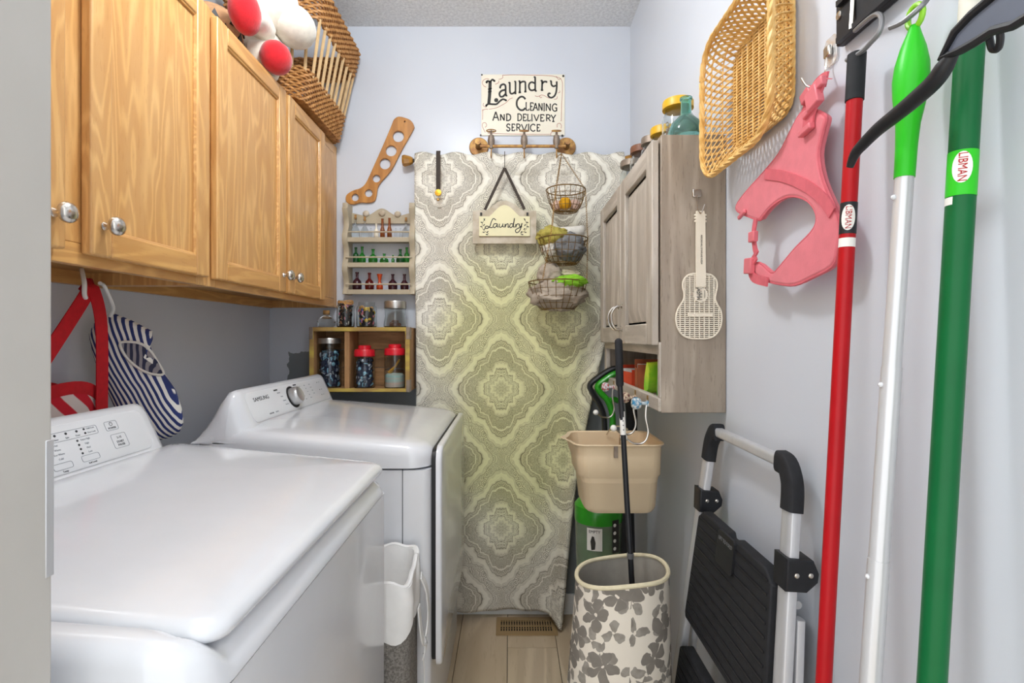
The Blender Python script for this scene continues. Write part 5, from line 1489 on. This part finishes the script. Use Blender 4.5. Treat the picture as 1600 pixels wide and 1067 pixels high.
MB().me(plate([[(-.006, -.025), (.006, -.022), (.008, .0), (.003, .02), (-.004, .022), (-.009, .004)]], .0006), lambda co: cylp(-.36 + co.x / .082, .462 + co.y, .0850 + co.z)).build('label_drawing', MT['ink'], lb_)
lb2 = MB().grid(lambda u, v: cylp(.42 + u * .36, .425 + v * .11, .0845), 6, 2).build('warning_label', MT['ink'], vc, normals=False)
for k in range(4):
    MB().me(plate([circle(0, 0, .006, 10)], .0006), lambda co: cylp(.54 + co.x / .082, .44 + k * .026 + co.y, .0850 + co.z)).build('label_mark', MT['paper_white'], lb2)
hpts = [(972, 574), (955, 577), (938, 587), (922, 601), (926, 614), (938, 634), (944, 655), (945, 690), (948, 740)]
MB().tube(catmull([P(x, y, VD + .02) for x, y in hpts], 5), 1, sec=[(.016 * math.cos(a * PI / 5), .010 * math.sin(a * PI / 5)) for a in range(10)], ref=(0, 1, 0)).build('handle', MT['black'], vc)
hp2 = [(972, 582), (958, 585), (944, 594), (934, 603), (938, 613), (950, 627), (957, 650), (957, 690), (958, 740)]
MB().tube(catmull([P(x, y, VD + .01) for x, y in hp2], 5), 1, sec=[(.014 * math.cos(a * PI / 5), .011 * math.sin(a * PI / 5)) for a in range(10)], ref=(0, 1, 0)).build('handle_grip', MT['vac_green'], vc)
MB().tube(catmull([P(966, 626, VD + .02), P(960, 624, VD + .015), P(952, 626, VD + .01)], 4), .010, 8).build('handle_bridge', MT['vac_green'], vc)
MB().tube(catmull([P(985, 625, VD + .03), P(987, 650, VD + .03), P(986, 700, VD + .03), P(984, 760, VD + .03), (cx + .085, cy + .03, .66)], 5), .020, 12).build('hose', MT['rubber'], vc)

# ---------------------------------------------------------------- floral hamper and the rod standing in it
fh = thing('floral_hamper', 'tall cream fabric hamper with grey flower print and wire rim', 'hamper', (.262, 1.20, 0))
fcx, fcy, frx, fry, fz = .262, 1.20, .1135, .105, .602
def fhp(u, v, off=0.0):
    a = 2 * PI * u - PI / 2
    g_ = 1 + .025 * math.sin(a * 2 + .5) * v + .015 * math.sin(a * 3 + v * 4)
    taper = 1.15 - .19 * v + .02 * math.sin(v * 5 + a * 2)
    dent = .02 * v * max(0, math.cos(a - 2.6)) ** 6
    r_ = g_ * taper - dent
    z = .004 + v * (fz - .004) + (.012 * math.sin(a + 2.2) + .004 * math.sin(a * 3)) * v ** 3
    return Vector((fcx - .022 * (1 - v) + (frx * r_ + off) * math.cos(a), fcy + (fry * r_ + off) * math.sin(a), z))
MB().grid(lambda u, v: fhp(u, v), 64, 24, lambda u, v: (u * .72, v * .6)).build('fabric', MT['floral'], fh, normals=False)
MB().grid(lambda u, v: fhp(u, .015 + .985 * v, -.004), 64, 16).build('lining', MT['floral_in'], fh, normals=False)
MB().add([fhp(k / 48, .015, -.003) for k in range(48)], [tuple(range(48))]).build('bottom', MT['floral_in'], fh, normals=False)
MB().tube([fhp(k / 64, 1.0, -.002) for k in range(64)], .0050, 8, closed=True).build('rim_binding', MT['cloth_cream'], fh)
br_ = thing('black_rod', 'long black rod with a foam grip standing in the floral hamper', 'rod', (.29, 1.20, .02))
rp = [(P(966.5, 531, 1.275)), P(968.5, 600, 1.27), P(973, 665, 1.265), P(980, 790, 1.25), P(985, 868, 1.235), P(988, 921, 1.22), (.297, 1.20, .018)]
MB().tube(rp[1:], .0068, 12).build('shaft', MT['black'], br_)
gp = MB(); gp.tube([rp[0] + Vector((0, 0, .004)), rp[0], rp[0] + Vector((0, 0, -.003)), rp[1], rp[1] + (rp[2] - rp[1]) * .05], [.003, .0085, .0098, .0098, .008], 14); gp.build('grip', MT['rubber'], br_)
d1 = (rp[3] - rp[2]).normalized()
MB().tube([rp[2] - d1 * .035, rp[2] + d1 * .022], .0073, 12).build('sticker', MT['paper_white'], br_)
for k in range(4): MB().ell(rp[2] + d1 * (-.024 + .011 * k) + Vector((0, -.0073, 0)), .0016, 6, 4).build('sticker_mark', MT['ink'], br_)
MB().tube([rp[4] + Vector((0, 0, .006)), rp[4] - Vector((0, 0, .006))], .0085, 12).build('collar', MT['greysteel'], br_)

# ---------------------------------------------------------------- floor register
vt = thing('floor_register', 'tan slotted metal floor vent half under the curtain', 'vent', (.065, 2.03, 0))
vx0, vx1, vy0, vy1 = -.055, .185, 1.968, 2.090
slots = []
for k in range(20):
    x0 = vx0 + .018 + k * .0103
    for y0, y1 in ((vy0 + .022, vy0 + .058), (vy0 + .064, vy1 - .022)):
        slots.append([(x0, y0), (x0 + .0055, y0), (x0 + .0055, y1), (x0, y1)])
MB().me(plate([rrect(vx0, vx1, vy0, vy1, .004, 3)] + slots, .004), lambda co: Vector((co.x, co.y, .0035 + co.z))).build('grille', MT['vent'], vt)
MB().box(vx0 + .012, vx1 - .012, vy0 + .012, vy1 - .012, .0003, .0012).build('duct', MT['dark'], vt)
for k in range(5): MB().box(vx0 + .014, vx1 - .014, vy0 + .030 + k * .016, vy0 + .032 + k * .016, .0012, .0016).build('louver', MT['vent'], vt)

# ---------------------------------------------------------------- folding step stool against the wall
ss = thing('step_stool', 'folded aluminium step stool with black steps leaning on the wall', 'step stool', (.42, 1.0, 0))
ZT = .925
def rail(z, far, back=0.0):
    x = .462 - .095 * (ZT - z) + back
    y = (1.172 + .115 * (ZT - z)) if far else (.835 - .075 * (ZT - z))
    return Vector((x, y, z))
rs = rrect(-1, 1, -.62, .62, .4, 4)
def rsec(a, b_): return [(x * a, y * b_ / .62) for x, y in rs]
for far in (True, False):
    MB().tube([rail(.885, far), rail(.5, far), rail(.012, far)], 1, sec=rsec(.0095, .0165), ref=(1, 0, 0)).build('front_rail', MT['alu'], ss)
    MB().tube([rail(.70, far, .020), rail(.4, far, .026), rail(.012, far, .045)], 1, sec=rsec(.0075, .010), ref=(1, 0, 0)).build('rear_leg', MT['alu'], ss)
    z0 = .012
    MB().tube([rail(.03, far), rail(.0, far)], 1, sec=rsec(.011, .016), ref=(1, 0, 0)).build('foot', MT['rubber'], ss)
    MB().tube([rail(.03, far, .045), rail(.0, far, .0455)], 1, sec=rsec(.010, .013), ref=(1, 0, 0)).build('foot', MT['rubber'], ss)
    top = rail(.905, far); s_ = 1 if far else -1
    cpts = [rail(.868, far), rail(.895, far), rail(.915, far) + Vector((0, -s_ * .004, 0)), Vector((.463, top.y - s_ * .020, .934)), Vector((.463, top.y - s_ * .042, .938))]
    MB().tube(catmull(cpts, 5), 1, sec=rsec(.0125, .0185), ref=(1, 0, 0)).build('corner_cap', MT['rubber'], ss)
    zc = .775
    bp = [(-.017, -.026), (.016, -.028), (.034, -.012), (.036, .002), (.028, .022), (-.015, .026)]
    c = rail(zc, far)
    mmb = MB().me(plate([bp], .042, .003), lambda co: c + Vector((co.x + .002, co.z, co.y)))
    mmb.build('hinge_bracket', MT['black'], ss)
    for bx_ in (.002, .024):
        MB().ell(c + Vector((bx_, -.0215, 0)), (.0042, .0018, .0042), 12, 8).build('rivet', MT['chrome'], ss)
MB().tube([(.463, 1.172 - .036, .938), (.463, .835 + .036, .938)], 1, sec=rsec(.0095, .0095), ref=(1, 0, 0)).build('top_bar', MT['alu'], ss)
def step(zt, zb, nm):
    th = .022
    def sp_(u, v, w):   # u along Y (0 near .. 1 far), v 0 bottom .. 1 top, w outwards
        z = zb + (zt - zb) * v
        a, b_ = rail(z, False), rail(z, True)
        y = a.y + .020 + (b_.y - a.y - .046) * u
        return Vector((a.x + .006 - w, y, z))
    q = [(0, .04), (.02, 0), (.98, 0), (1, .04), (1, .93), (.93, 1), (.56, 1), (.54, .965), (.46, .965), (.44, 1), (.07, 1), (0, .93)]
    o = MB().prism(q, sp_, 0, th).build(nm, MT['rubber'], ss, bevel=.003)
    for k in range(11):
        u = .06 + .088 * k
        r_ = MB(); r_.tube([sp_(.03, u, th), sp_(.97, u, th)], 1, sec=[(-.0014, -.002), (.0014, -.002), (.0014, .002), (-.0014, .002)], ref=(1, 0, 0)); r_.build('tread_rib', MT['black'], o)
    return sp_, o
sp1, o1 = step(.760, .500, 'upper_step')
lt = MB().prism(rrect(.40, .63, .74, 1.0, .03, 3), sp1, .022, .027).build('latch', MT['black'], o1)
MB().me(text('LIFT TO FOLD', .0105, .0003, sx=.95), lambda co: sp1(.515 - co.x / .33, .94 + co.y / .26, .0273 + co.z)).build('latch_lettering', MT['greysteel'], lt)
step(.440, .190, 'lower_step')
MB().tube([rail(.71, False, .030) + Vector((0, .02, 0)), rail(.71, True, .030) - Vector((0, .02, 0))], .007, 10).build('rear_bar', MT['alu'], ss)

ou = thing('wall_outlet', 'ivory outlet plate low on the wall behind the step stool', 'outlet', (.497, 1.28, .36))
MB().box(.4945, .4995, 1.245, 1.315, .36, .475).build('plate', MT['outlet'], ou, bevel=.002)
for z in (.392, .437): MB().box(.4925, .495, 1.265, 1.295, z - .015, z + .015).build('socket', MT['outlet'], ou, bevel=.002)

# ---------------------------------------------------------------- wicker tray hanging on the wall
wt = thing('wicker_tray', 'golden wicker tray with lattice sides hanging on the right wall', 'basket', (.45, 1.0, 1.49))
WX_B, WX_R = .492, .430
def wring(t, f):
    """f 0 base .. 1 rim; t round the outline"""
    y0, y1 = .890 - .045 * f, 1.112 + .034 * f
    z0, z1 = 1.548 - .055 * f, 1.762 + .025 * f
    y, z = rect_pt(t, y0, y1, z0, z1, .035 + .03 * f)
    bul = .006 * math.sin(f * PI)
    return Vector((WX_B + (WX_R - WX_B) * f - bul, y, z))
# woven base: weavers run along Y over upright stakes
wb = MB(); nst = 9
for r_ in range(62):
    z = 1.553 + r_ * .00333
    inset = .0
    if z < 1.575: inset = .02 * (1 - (z - 1.553) / .022) ** 2
    if z > 1.735: inset = .02 * ((z - 1.735) / .022) ** 2
    pts = [Vector((WX_B - .004 + .0030 * math.cos(k * PI / 2 + (r_ % 2) * PI), .892 + inset + (.218 - 2 * inset) * k / 18, z)) for k in range(19)]
    wb.tube(catmull(pts, 2), .0021, 5)
wb.build('woven_base', MT['wicker'], wt)
for k in range(nst):
    y = .903 + .0245 * k
    MB().tube([(WX_B - .004, y, 1.552), (WX_B - .004, y, 1.760)], .0028, 6).build('stake', MT['wicker'], wt)
lt_ = MB(); nl = 62
for s_ in (-1, 1):
    for k in range(nl):
        t0 = k / nl; pts = [wring(t0 + s_ * .055 * f, f) + Vector(((.0012 if s_ > 0 else -.0012), 0, 0)) for f in (0, .2, .4, .6, .8, 1.0)]
        lt_.tube(pts, 1, sec=[(-.0010, -.0024), (.0010, -.0024), (.0010, .0024), (-.0010, .0024)], ref=(.6, .3 * s_, .1))
for f in (.33, .66):
    lt_.tube([wring(k / 90, f) for k in range(90)], .0016, 5, closed=True)
tag(lt_.build('lattice_side', MT['wicker'], wt), kind='stuff')
for f, rr, nm in ((1.0, .0062, 'braided_rim'), (.02, .0048, 'base_braid')):
    m = MB()
    for ph in range(3):
        N = 130
        m.tube([wring(k / N, f) + Vector((-.5 * rr * math.cos(k * .75 + ph * 2.09), .45 * rr * math.sin(k * .75 + ph * 2.09), .45 * rr * math.sin(k * .75 + ph * 2.09))) for k in range(N)], rr * .62, 5, closed=True)
    m.build(nm, MT['wicker'], wt)

# ---------------------------------------------------------------- pink dog harness
HXp = .468
hs = thing('dog_harness', 'pink padded dog harness hanging on a clear wall hook', 'harness', PX(1235, 447, HXp))
def hz(zx, zy):
    p = PX(1130 + zx / 2.9636, 100 + zy / 2.9639, HXp); return (p.y, p.z)
outl = [(388, 214), (402, 208), (440, 215), (482, 236), (488, 262), (470, 330), (454, 420), (470, 520), (500, 600), (540, 690), (556, 770), (545, 860), (520, 935), (420, 990), (345, 1022), (270, 1018), (200, 998), (155, 960), (150, 930), (180, 922), (215, 950), (245, 968), (290, 920), (350, 850), (420, 780), (446, 730), (440, 680), (405, 634), (345, 612), (290, 622), (235, 660), (196, 704), (178, 722), (130, 706), (80, 684), (72, 655), (110, 600), (200, 500), (270, 415), (320, 320), (360, 245)]
ol = [(p.x, p.y) for p in catmull([hz(*q) + (0,) for q in outl], 3, closed=True)]
MB().me(plate([ol], .013, .004, 2), lambda co: Vector((HXp + co.z, co.x, co.y))).build('vest', MT['pink'], hs, angle=60)
for off in (0,):
    bd = MB(); bd.tube([Vector((HXp - .0035, y, z)) for y, z in ol], .0026, 6, closed=True); bd.build('piping', MT['pink_strap'], hs)
def strap(pts, w, nm='strap', m='pink_strap', dx=-.0095, th=.0016):
    q = catmull([(*hz(p[0], p[1]), (p[2] if len(p) > 2 else 0)) for p in pts], 5); n_ = len(q); rings = []
    for i in range(n_):
        t = q[min(i + 1, n_ - 1)] - q[max(i - 1, 0)]; t.z = 0; t.normalize(); nn = Vector((-t.y, t.x, 0)) * w
        X = HXp + dx + q[i].z
        l, r_ = q[i] + nn, q[i] - nn
        rings.append([Vector((X - th, l.x, l.y)), Vector((X - th, r_.x, r_.y)), Vector((X + th, r_.x, r_.y)), Vector((X + th, l.x, l.y))])
    MB().loft(rings).build(nm, MT[m], hs)
strap([(420, 305), (428, 240), (450, 170), (470, 110), (476, 76, .004), (479, 64, .010)], .0135)
strap([(472, 70, .012), (432, 78, .018), (396, 110, .020), (368, 165, .021), (335, 270, .019), (290, 380, .014)], .0105)
strap([(215, 510), (300, 520), (400, 560), (480, 620), (530, 690)], .009, 'reinforcing_band', 'pink_strap', -.0078, .0012)
strap([(175, 715), (165, 780), (170, 850), (180, 880)], .006, 'side_strap')
strap([(175, 890), (150, 940), (165, 990), (230, 1010)], .008, 'lower_strap')
def hbox(zx, zy, wy, wz, m, nm, rot=0.0, dx=-.012, th=.010):
    y, z = hz(zx, zy); M = Matrix.Translation((HXp + dx, y, z)) @ Matrix.Rotation(rot, 4, 'X')
    MB().box(-th / 2, th / 2, -wy / 2, wy / 2, -wz / 2, wz / 2, M).build(nm, MT[m], hs, bevel=.002)
hbox(458, 158, .029, .030, 'pink_plastic', 'buckle', -.25, -.012, .012); hbox(474, 100, .032, .014, 'pink_plastic', 'slider', -.1, -.012, .0085); hbox(365, 145, .026, .018, 'pink_plastic', 'slider', -.35, .008)
hbox(420, 306, .032, .010, 'pink_plastic', 'strap_anchor', -.12); hbox(168, 800, .022, .020, 'pink_plastic', 'slider', .05); hbox(150, 935, .028, .030, 'pink_plastic', 'side_buckle', .1); hbox(438, 215, .032, .010, 'pink_plastic', 'slider', -.25, -.012, .0075)
hbox(110, 697, .030, .008, 'pink_plastic', 'strap_anchor', -.3, -.010, .006)
h2 = thing('adhesive_hook', 'clear adhesive wall hook holding the pink harness', 'hook', PX(1298, 110, .495), 'clear adhesive hooks')
a = PX(1300, 80, .4985)
MB().me(plate([rrect(-.016, .016, -.022, .022, .010, 4)], .003), lambda co: a + Vector((-.001 + co.z, co.x, co.y))).build('pad', MT['clear_plastic'], h2)
MB().box(a.x - .010, a.x - .003, a.y - .008, a.y + .008, a.z - .010, a.z + .008).build('mount', MT['chrome'], h2, bevel=.003)
cyh, czh = hz(455, 78)
MB().tube(catmull([(a.x - .008, a.y, a.z), (a.x - .010, a.y, a.z - .03), (HXp - .004, cyh, czh - .006), (HXp - .018, cyh + .005, czh - .006), (HXp - .026, cyh + .008, czh + .008)], 6), .0014, 6).build('wire', MT['chrome'], h2)

# ---------------------------------------------------------------- tool rail with hanging handles
tr = thing('tool_rail', 'black wall rail with grey steel hooks for broom handles', 'tool rack', (.49, .57, 1.60))
rz = PX(1330, 24, .488).z
MB().box(.486, .4995, .38, .765, rz - .028, rz + .034).build('rail', MT['black'], tr, bevel=.003)
MB().box(.480, .487, .38, .755, rz + .026, rz + .034).build('rail_flange', MT['black'], tr)
MB().box(.480, .487, .38, .755, rz - .028, rz - .020).build('rail_flange', MT['black'], tr)
for pts in ([(1336, 48, .484), (1359, 28, .478), (1372, 22, .472), (1378, 31, .466), (1374, 50, .463), (1361, 66, .461), (1346, 81, .460), (1323, 94, .458)],
            [(1452, -34, .486), (1458, -18, .478), (1448, 0, .470), (1435, 14, .462), (1411, 34, .456), (1391, 43, .454)],
            [(1548, -60, .484), (1560, -40, .476), (1556, -20, .468), (1538, 0, .462)]):
    MB().tube(catmull([PX(*p) for p in pts], 6), .0032, 8).build('hook', MT['greysteel'], tr)
    c = PX(*pts[0]); MB().tube([(.484, c.y + .004, rz + .020), (.481, c.y + .004, rz - .026)], .003, 8).build('hook_clip', MT['chrome'], tr)
for y in (.755, .64, .40):
    MB().lathe((.486, y, rz + .014 if y > .7 else rz), [(.006, 0), (.006, .002), (.002, .003)], 12, Vector((-1, 0, 0)).to_track_quat('Z', 'Y').to_matrix()).build('screw', MT['chrome'], tr)
def at(px_, py, d): return P(px_, py, d)
def line(p0, p1, z): t = (z - p0.z) / (p1.z - p0.z); return p0 + (p1 - p0) * t
# red pole
def sticker(mb_, p0, dirv, r, s_, size, side):
    """lettering wrapped round a pole; runs along the pole"""
    u = dirv.normalized(); e = (Vector((0, 0, 0)) - Vector((p0.x, p0.y, 0))).normalized(); e = (e - u * e.dot(u)).normalized(); f = u.cross(e)
    def fn(co):
        a = co.y / r
        return p0 + u * co.x + (e * math.cos(a) + f * math.sin(a) * side) * (r + co.z)
    return mb_.me(text(s_, size, .0002), fn)
def pole(name, label, cat, p0, p1, r, m, zs):
    t = thing(name, label, cat, line(p0, p1, .05))
    MB().tube([line(p0, p1, z) for z in zs], r, 16).build('shaft', MT[m], t)
    return t
def patch(p0, u, r, a0, a1, h0, h1):
    e = (-Vector((p0.x, p0.y, 0))).normalized(); e = (e - u * e.dot(u)).normalized(); f = u.cross(e)
    def fn(uu, v):
        a = a0 + (a1 - a0) * uu; return p0 + u * (h0 + (h1 - h0) * v) + (e * math.cos(a) + f * math.sin(a)) * r
    return fn
def oval(p0, u, r, hw, hh, th=.0003):
    e = (-Vector((p0.x, p0.y, 0))).normalized(); e = (e - u * e.dot(u)).normalized(); f = u.cross(e)
    mm = plate([[(hh * math.cos(k * PI / 12), hw * math.sin(k * PI / 12)) for k in range(24)]], th)
    return MB().me(mm, lambda co: p0 + u * co.x + (e * math.cos(co.y / r) + f * math.sin(co.y / r)) * (r + co.z))
R0, R1 = at(1339, 85, .685), at(1287, 1067, .685)
rp_ = pole('red_mop_handle', 'red mop handle with black grip hanging on the tool rail', 'mop handle', R0, R1, .0098, 'red_pole', (R0.z - .06, .9, .5, .10))
MB().tube([line(R0, R1, R0.z + .002), line(R0, R1, R0.z), line(R0, R1, R0.z - .062), line(R0, R1, R0.z - .0625)], [.008, .0112, .0112, .010], 16).build('grip', MT['rubber'], rp_)
u = (R0 - R1).normalized(); c = line(R0, R1, P(0, 342, .685).z)
MB().grid(patch(c, u, .0101, -1.6, 1.6, -.021, .021), 14, 2).build('label', MT['black'], rp_, normals=False)
oval(c, u, .0102, .0085, .017).build('label_oval', MT['paper_white'], rp_)
MB().me(text('LIBMAN', .0105, .0002, sx=.82), (lambda cc, uu: (lambda e: (lambda f: (lambda co: cc - uu * co.x + (e * math.cos(co.y / .0105) + f * math.sin(co.y / .0105)) * (.0107 + co.z)))(uu.cross(e)))((lambda q: (q - uu * q.dot(uu)).normalized())((-Vector((cc.x, cc.y, 0))).normalized())))(c, u)).build('label_lettering', MT['red_pole'], rp_)
c2 = line(R0, R1, P(0, 380, .685).z)
MB().grid(patch(c2, u, .0101, -1.3, 1.3, -.006, .006), 12, 2).build('torn_label', MT['paper_white'], rp_, normals=False)
MB().loft([[line(R0, R1, z) + Vector((x, y, 0)) for x, y in rrect(-.015, .015, -.03 * s_, .03 * s_, .009, 4)] for z, s_ in ((.02, 1.4), (.06, 1.3), (.11, .4))], caps=True).build('mop_head', MT['red_pole'], rp_)
# lime and silver duster
S0, S1 = at(1427, 28, .59), at(1358, 1067, .59)
S0, S1 = at(1429, 40, .59), at(1360, 1067, .59)
dp = pole('extendable_duster', 'silver extendable duster pole with lime green handle', 'duster', S0, S1, .0094, 'silver', (P(0, 276, .59).z, P(0, 574, .59).z))
zj = P(0, 574, .59).z; zj2 = P(0, 874, .59).z
MB().tube([line(S0, S1, zj), line(S0, S1, zj2)], .0102, 16).build('tube_section', MT['silver'], dp)
MB().tube([line(S0, S1, zj2), line(S0, S1, .12)], .0110, 16).build('tube_section', MT['silver'], dp)
for z in (zj - .02, zj2 - .02, P(0, 308, .59).z):
    MB().ell(line(S0, S1, z) + Vector((-.0105, .001, 0)), .003, 8, 6).build('spring_button', MT['white'], dp)
hz_ = [(40, .0045), (52, .007), (75, .0125), (100, .0165), (125, .0178), (150, .0165), (175, .0140), (195, .0118), (230, .0106), (278, .0102)]
MB().tube([line(S0, S1, P(0, y, .59).z) for y, r in hz_], [r for y, r in hz_], 18).build('handle', MT['lime'], dp)
lc = line(S0, S1, P(0, 26, .59).z)
MB().tube([lc + Vector((0, .011 * math.sin(k * PI / 8), .0125 * math.cos(k * PI / 8))) for k in range(16)], .0032, 8, closed=True).build('hanging_loop', MT['lime2'], dp)
MB().ell(line(S0, S1, .085), (.03, .03, .06), 16, 12).build('duster_head', MT['lime2'], dp)
# green broom
G0, G1 = at(1517, 40, .525), at(1456, 1067, .525)
gp_ = pole('green_broom', 'dark green broom handle with white cord-wrapped tip', 'broom', G0, G1, .0124, 'green_pole', (P(0, 42, .525).z, .9, .5, .12))
MB().tube([line(G0, G1, P(0, 42, .525).z), line(G0, G1, P(0, -30, .525).z), line(G0, G1, P(0, -45, .525).z)], [.0110, .0110, .004], 16).build('cord_wrap', MT['white_rope'], gp_)
u = (G0 - G1).normalized(); c = line(G0, G1, P(0, 272, .525).z)
MB().grid(patch(c, u, .0127, -1.6, 1.6, -.024, .022), 14, 2).build('label', MT['lime'], gp_, normals=False)
cc = line(G0, G1, P(0, 266, .525).z)
oval(cc, u, .0128, .0085, .016).build('label_oval', MT['paper_white'], gp_)
e_ = (-Vector((cc.x, cc.y, 0))).normalized(); e_ = (e_ - u * e_.dot(u)).normalized(); f_ = u.cross(e_)
MB().me(text('LIBMAN', .0105, .0002, sx=.80), lambda co: cc - u * co.x + (e_ * math.cos(co.y / .013) + f_ * math.sin(co.y / .013)) * (.0133 + co.z)).build('label_lettering', MT['red_pole'], gp_)
c3 = line(G0, G1, P(0, 316, .525).z)
MB().grid(patch(c3, u, .0127, -1.4, -.5, -.004, .004), 6, 2).build('torn_label', MT['paper_white'], gp_, normals=False)
MB().loft([[line(G0, G1, z) + Vector((x, y - .035, 0)) for x, y in rrect(-.02, .02, -.05 * s_, .05 * s_, .012, 4)] for z, s_ in ((.01, 1.2), (.08, 1.1), (.13, .8))], caps=True).build('broom_head', MT['black'], gp_)
# dustpan clipped to the broom
DX = .418
dpn = thing('dustpan', 'black and slate dustpan clipped across the green broom handle', 'dustpan', PX(1480, 90, DX))
def dz(zx, zy, off=0.0):
    return PX(1280 + zx / 3.809, zy / 3.811, DX) + Vector((off, 0, 0))
hp_ = [(182, 995), (215, 915), (270, 850), (350, 770), (450, 690), (560, 600), (680, 490), (745, 400), (800, 310)]
rr_ = [.0040, .0058, .0068, .0074, .0078, .0082, .0084, .0080, .0050]
cp = catmull([dz(*q) for q in hp_], 4); rad = []
for i in range(len(cp)):
    t = i / (len(cp) - 1) * (len(rr_) - 1); k = min(int(t), len(rr_) - 2); rad.append(rr_[k] + (rr_[k + 1] - rr_[k]) * (t - k))
MB().tube(cp, rad, 12).build('handle', MT['black'], dpn)
pan = [(752, 345), (830, 190), (930, 85), (1080, -40), (1300, -190), (1560, -300), (1700, -180), (1560, -60), (1330, 60), (1180, 150), (1060, 180), (950, 250), (860, 300)]
dc = [dz(x, y) for x, y in pan]
poly = [(p.y, p.z) for p in dc]
MB().me(plate([poly], .006, .001), lambda co: Vector((DX + co.z, co.x, co.y))).build('pan', MT['dust_blue'], dpn)
MB().tube([Vector((DX - .003, y, z)) for y, z in poly], .0042, 8, closed=True).build('pan_rim', MT['black'], dpn)
cp1 = dz(1000, 250, .012)
MB().tube(catmull([dz(1070, 165, 0), dz(1050, 230, .004), dz(1010, 290, .008), dz(975, 290, .008), dz(985, 220, .004)], 5), .0028, 8).build('handle_clip', MT['black'], dpn)
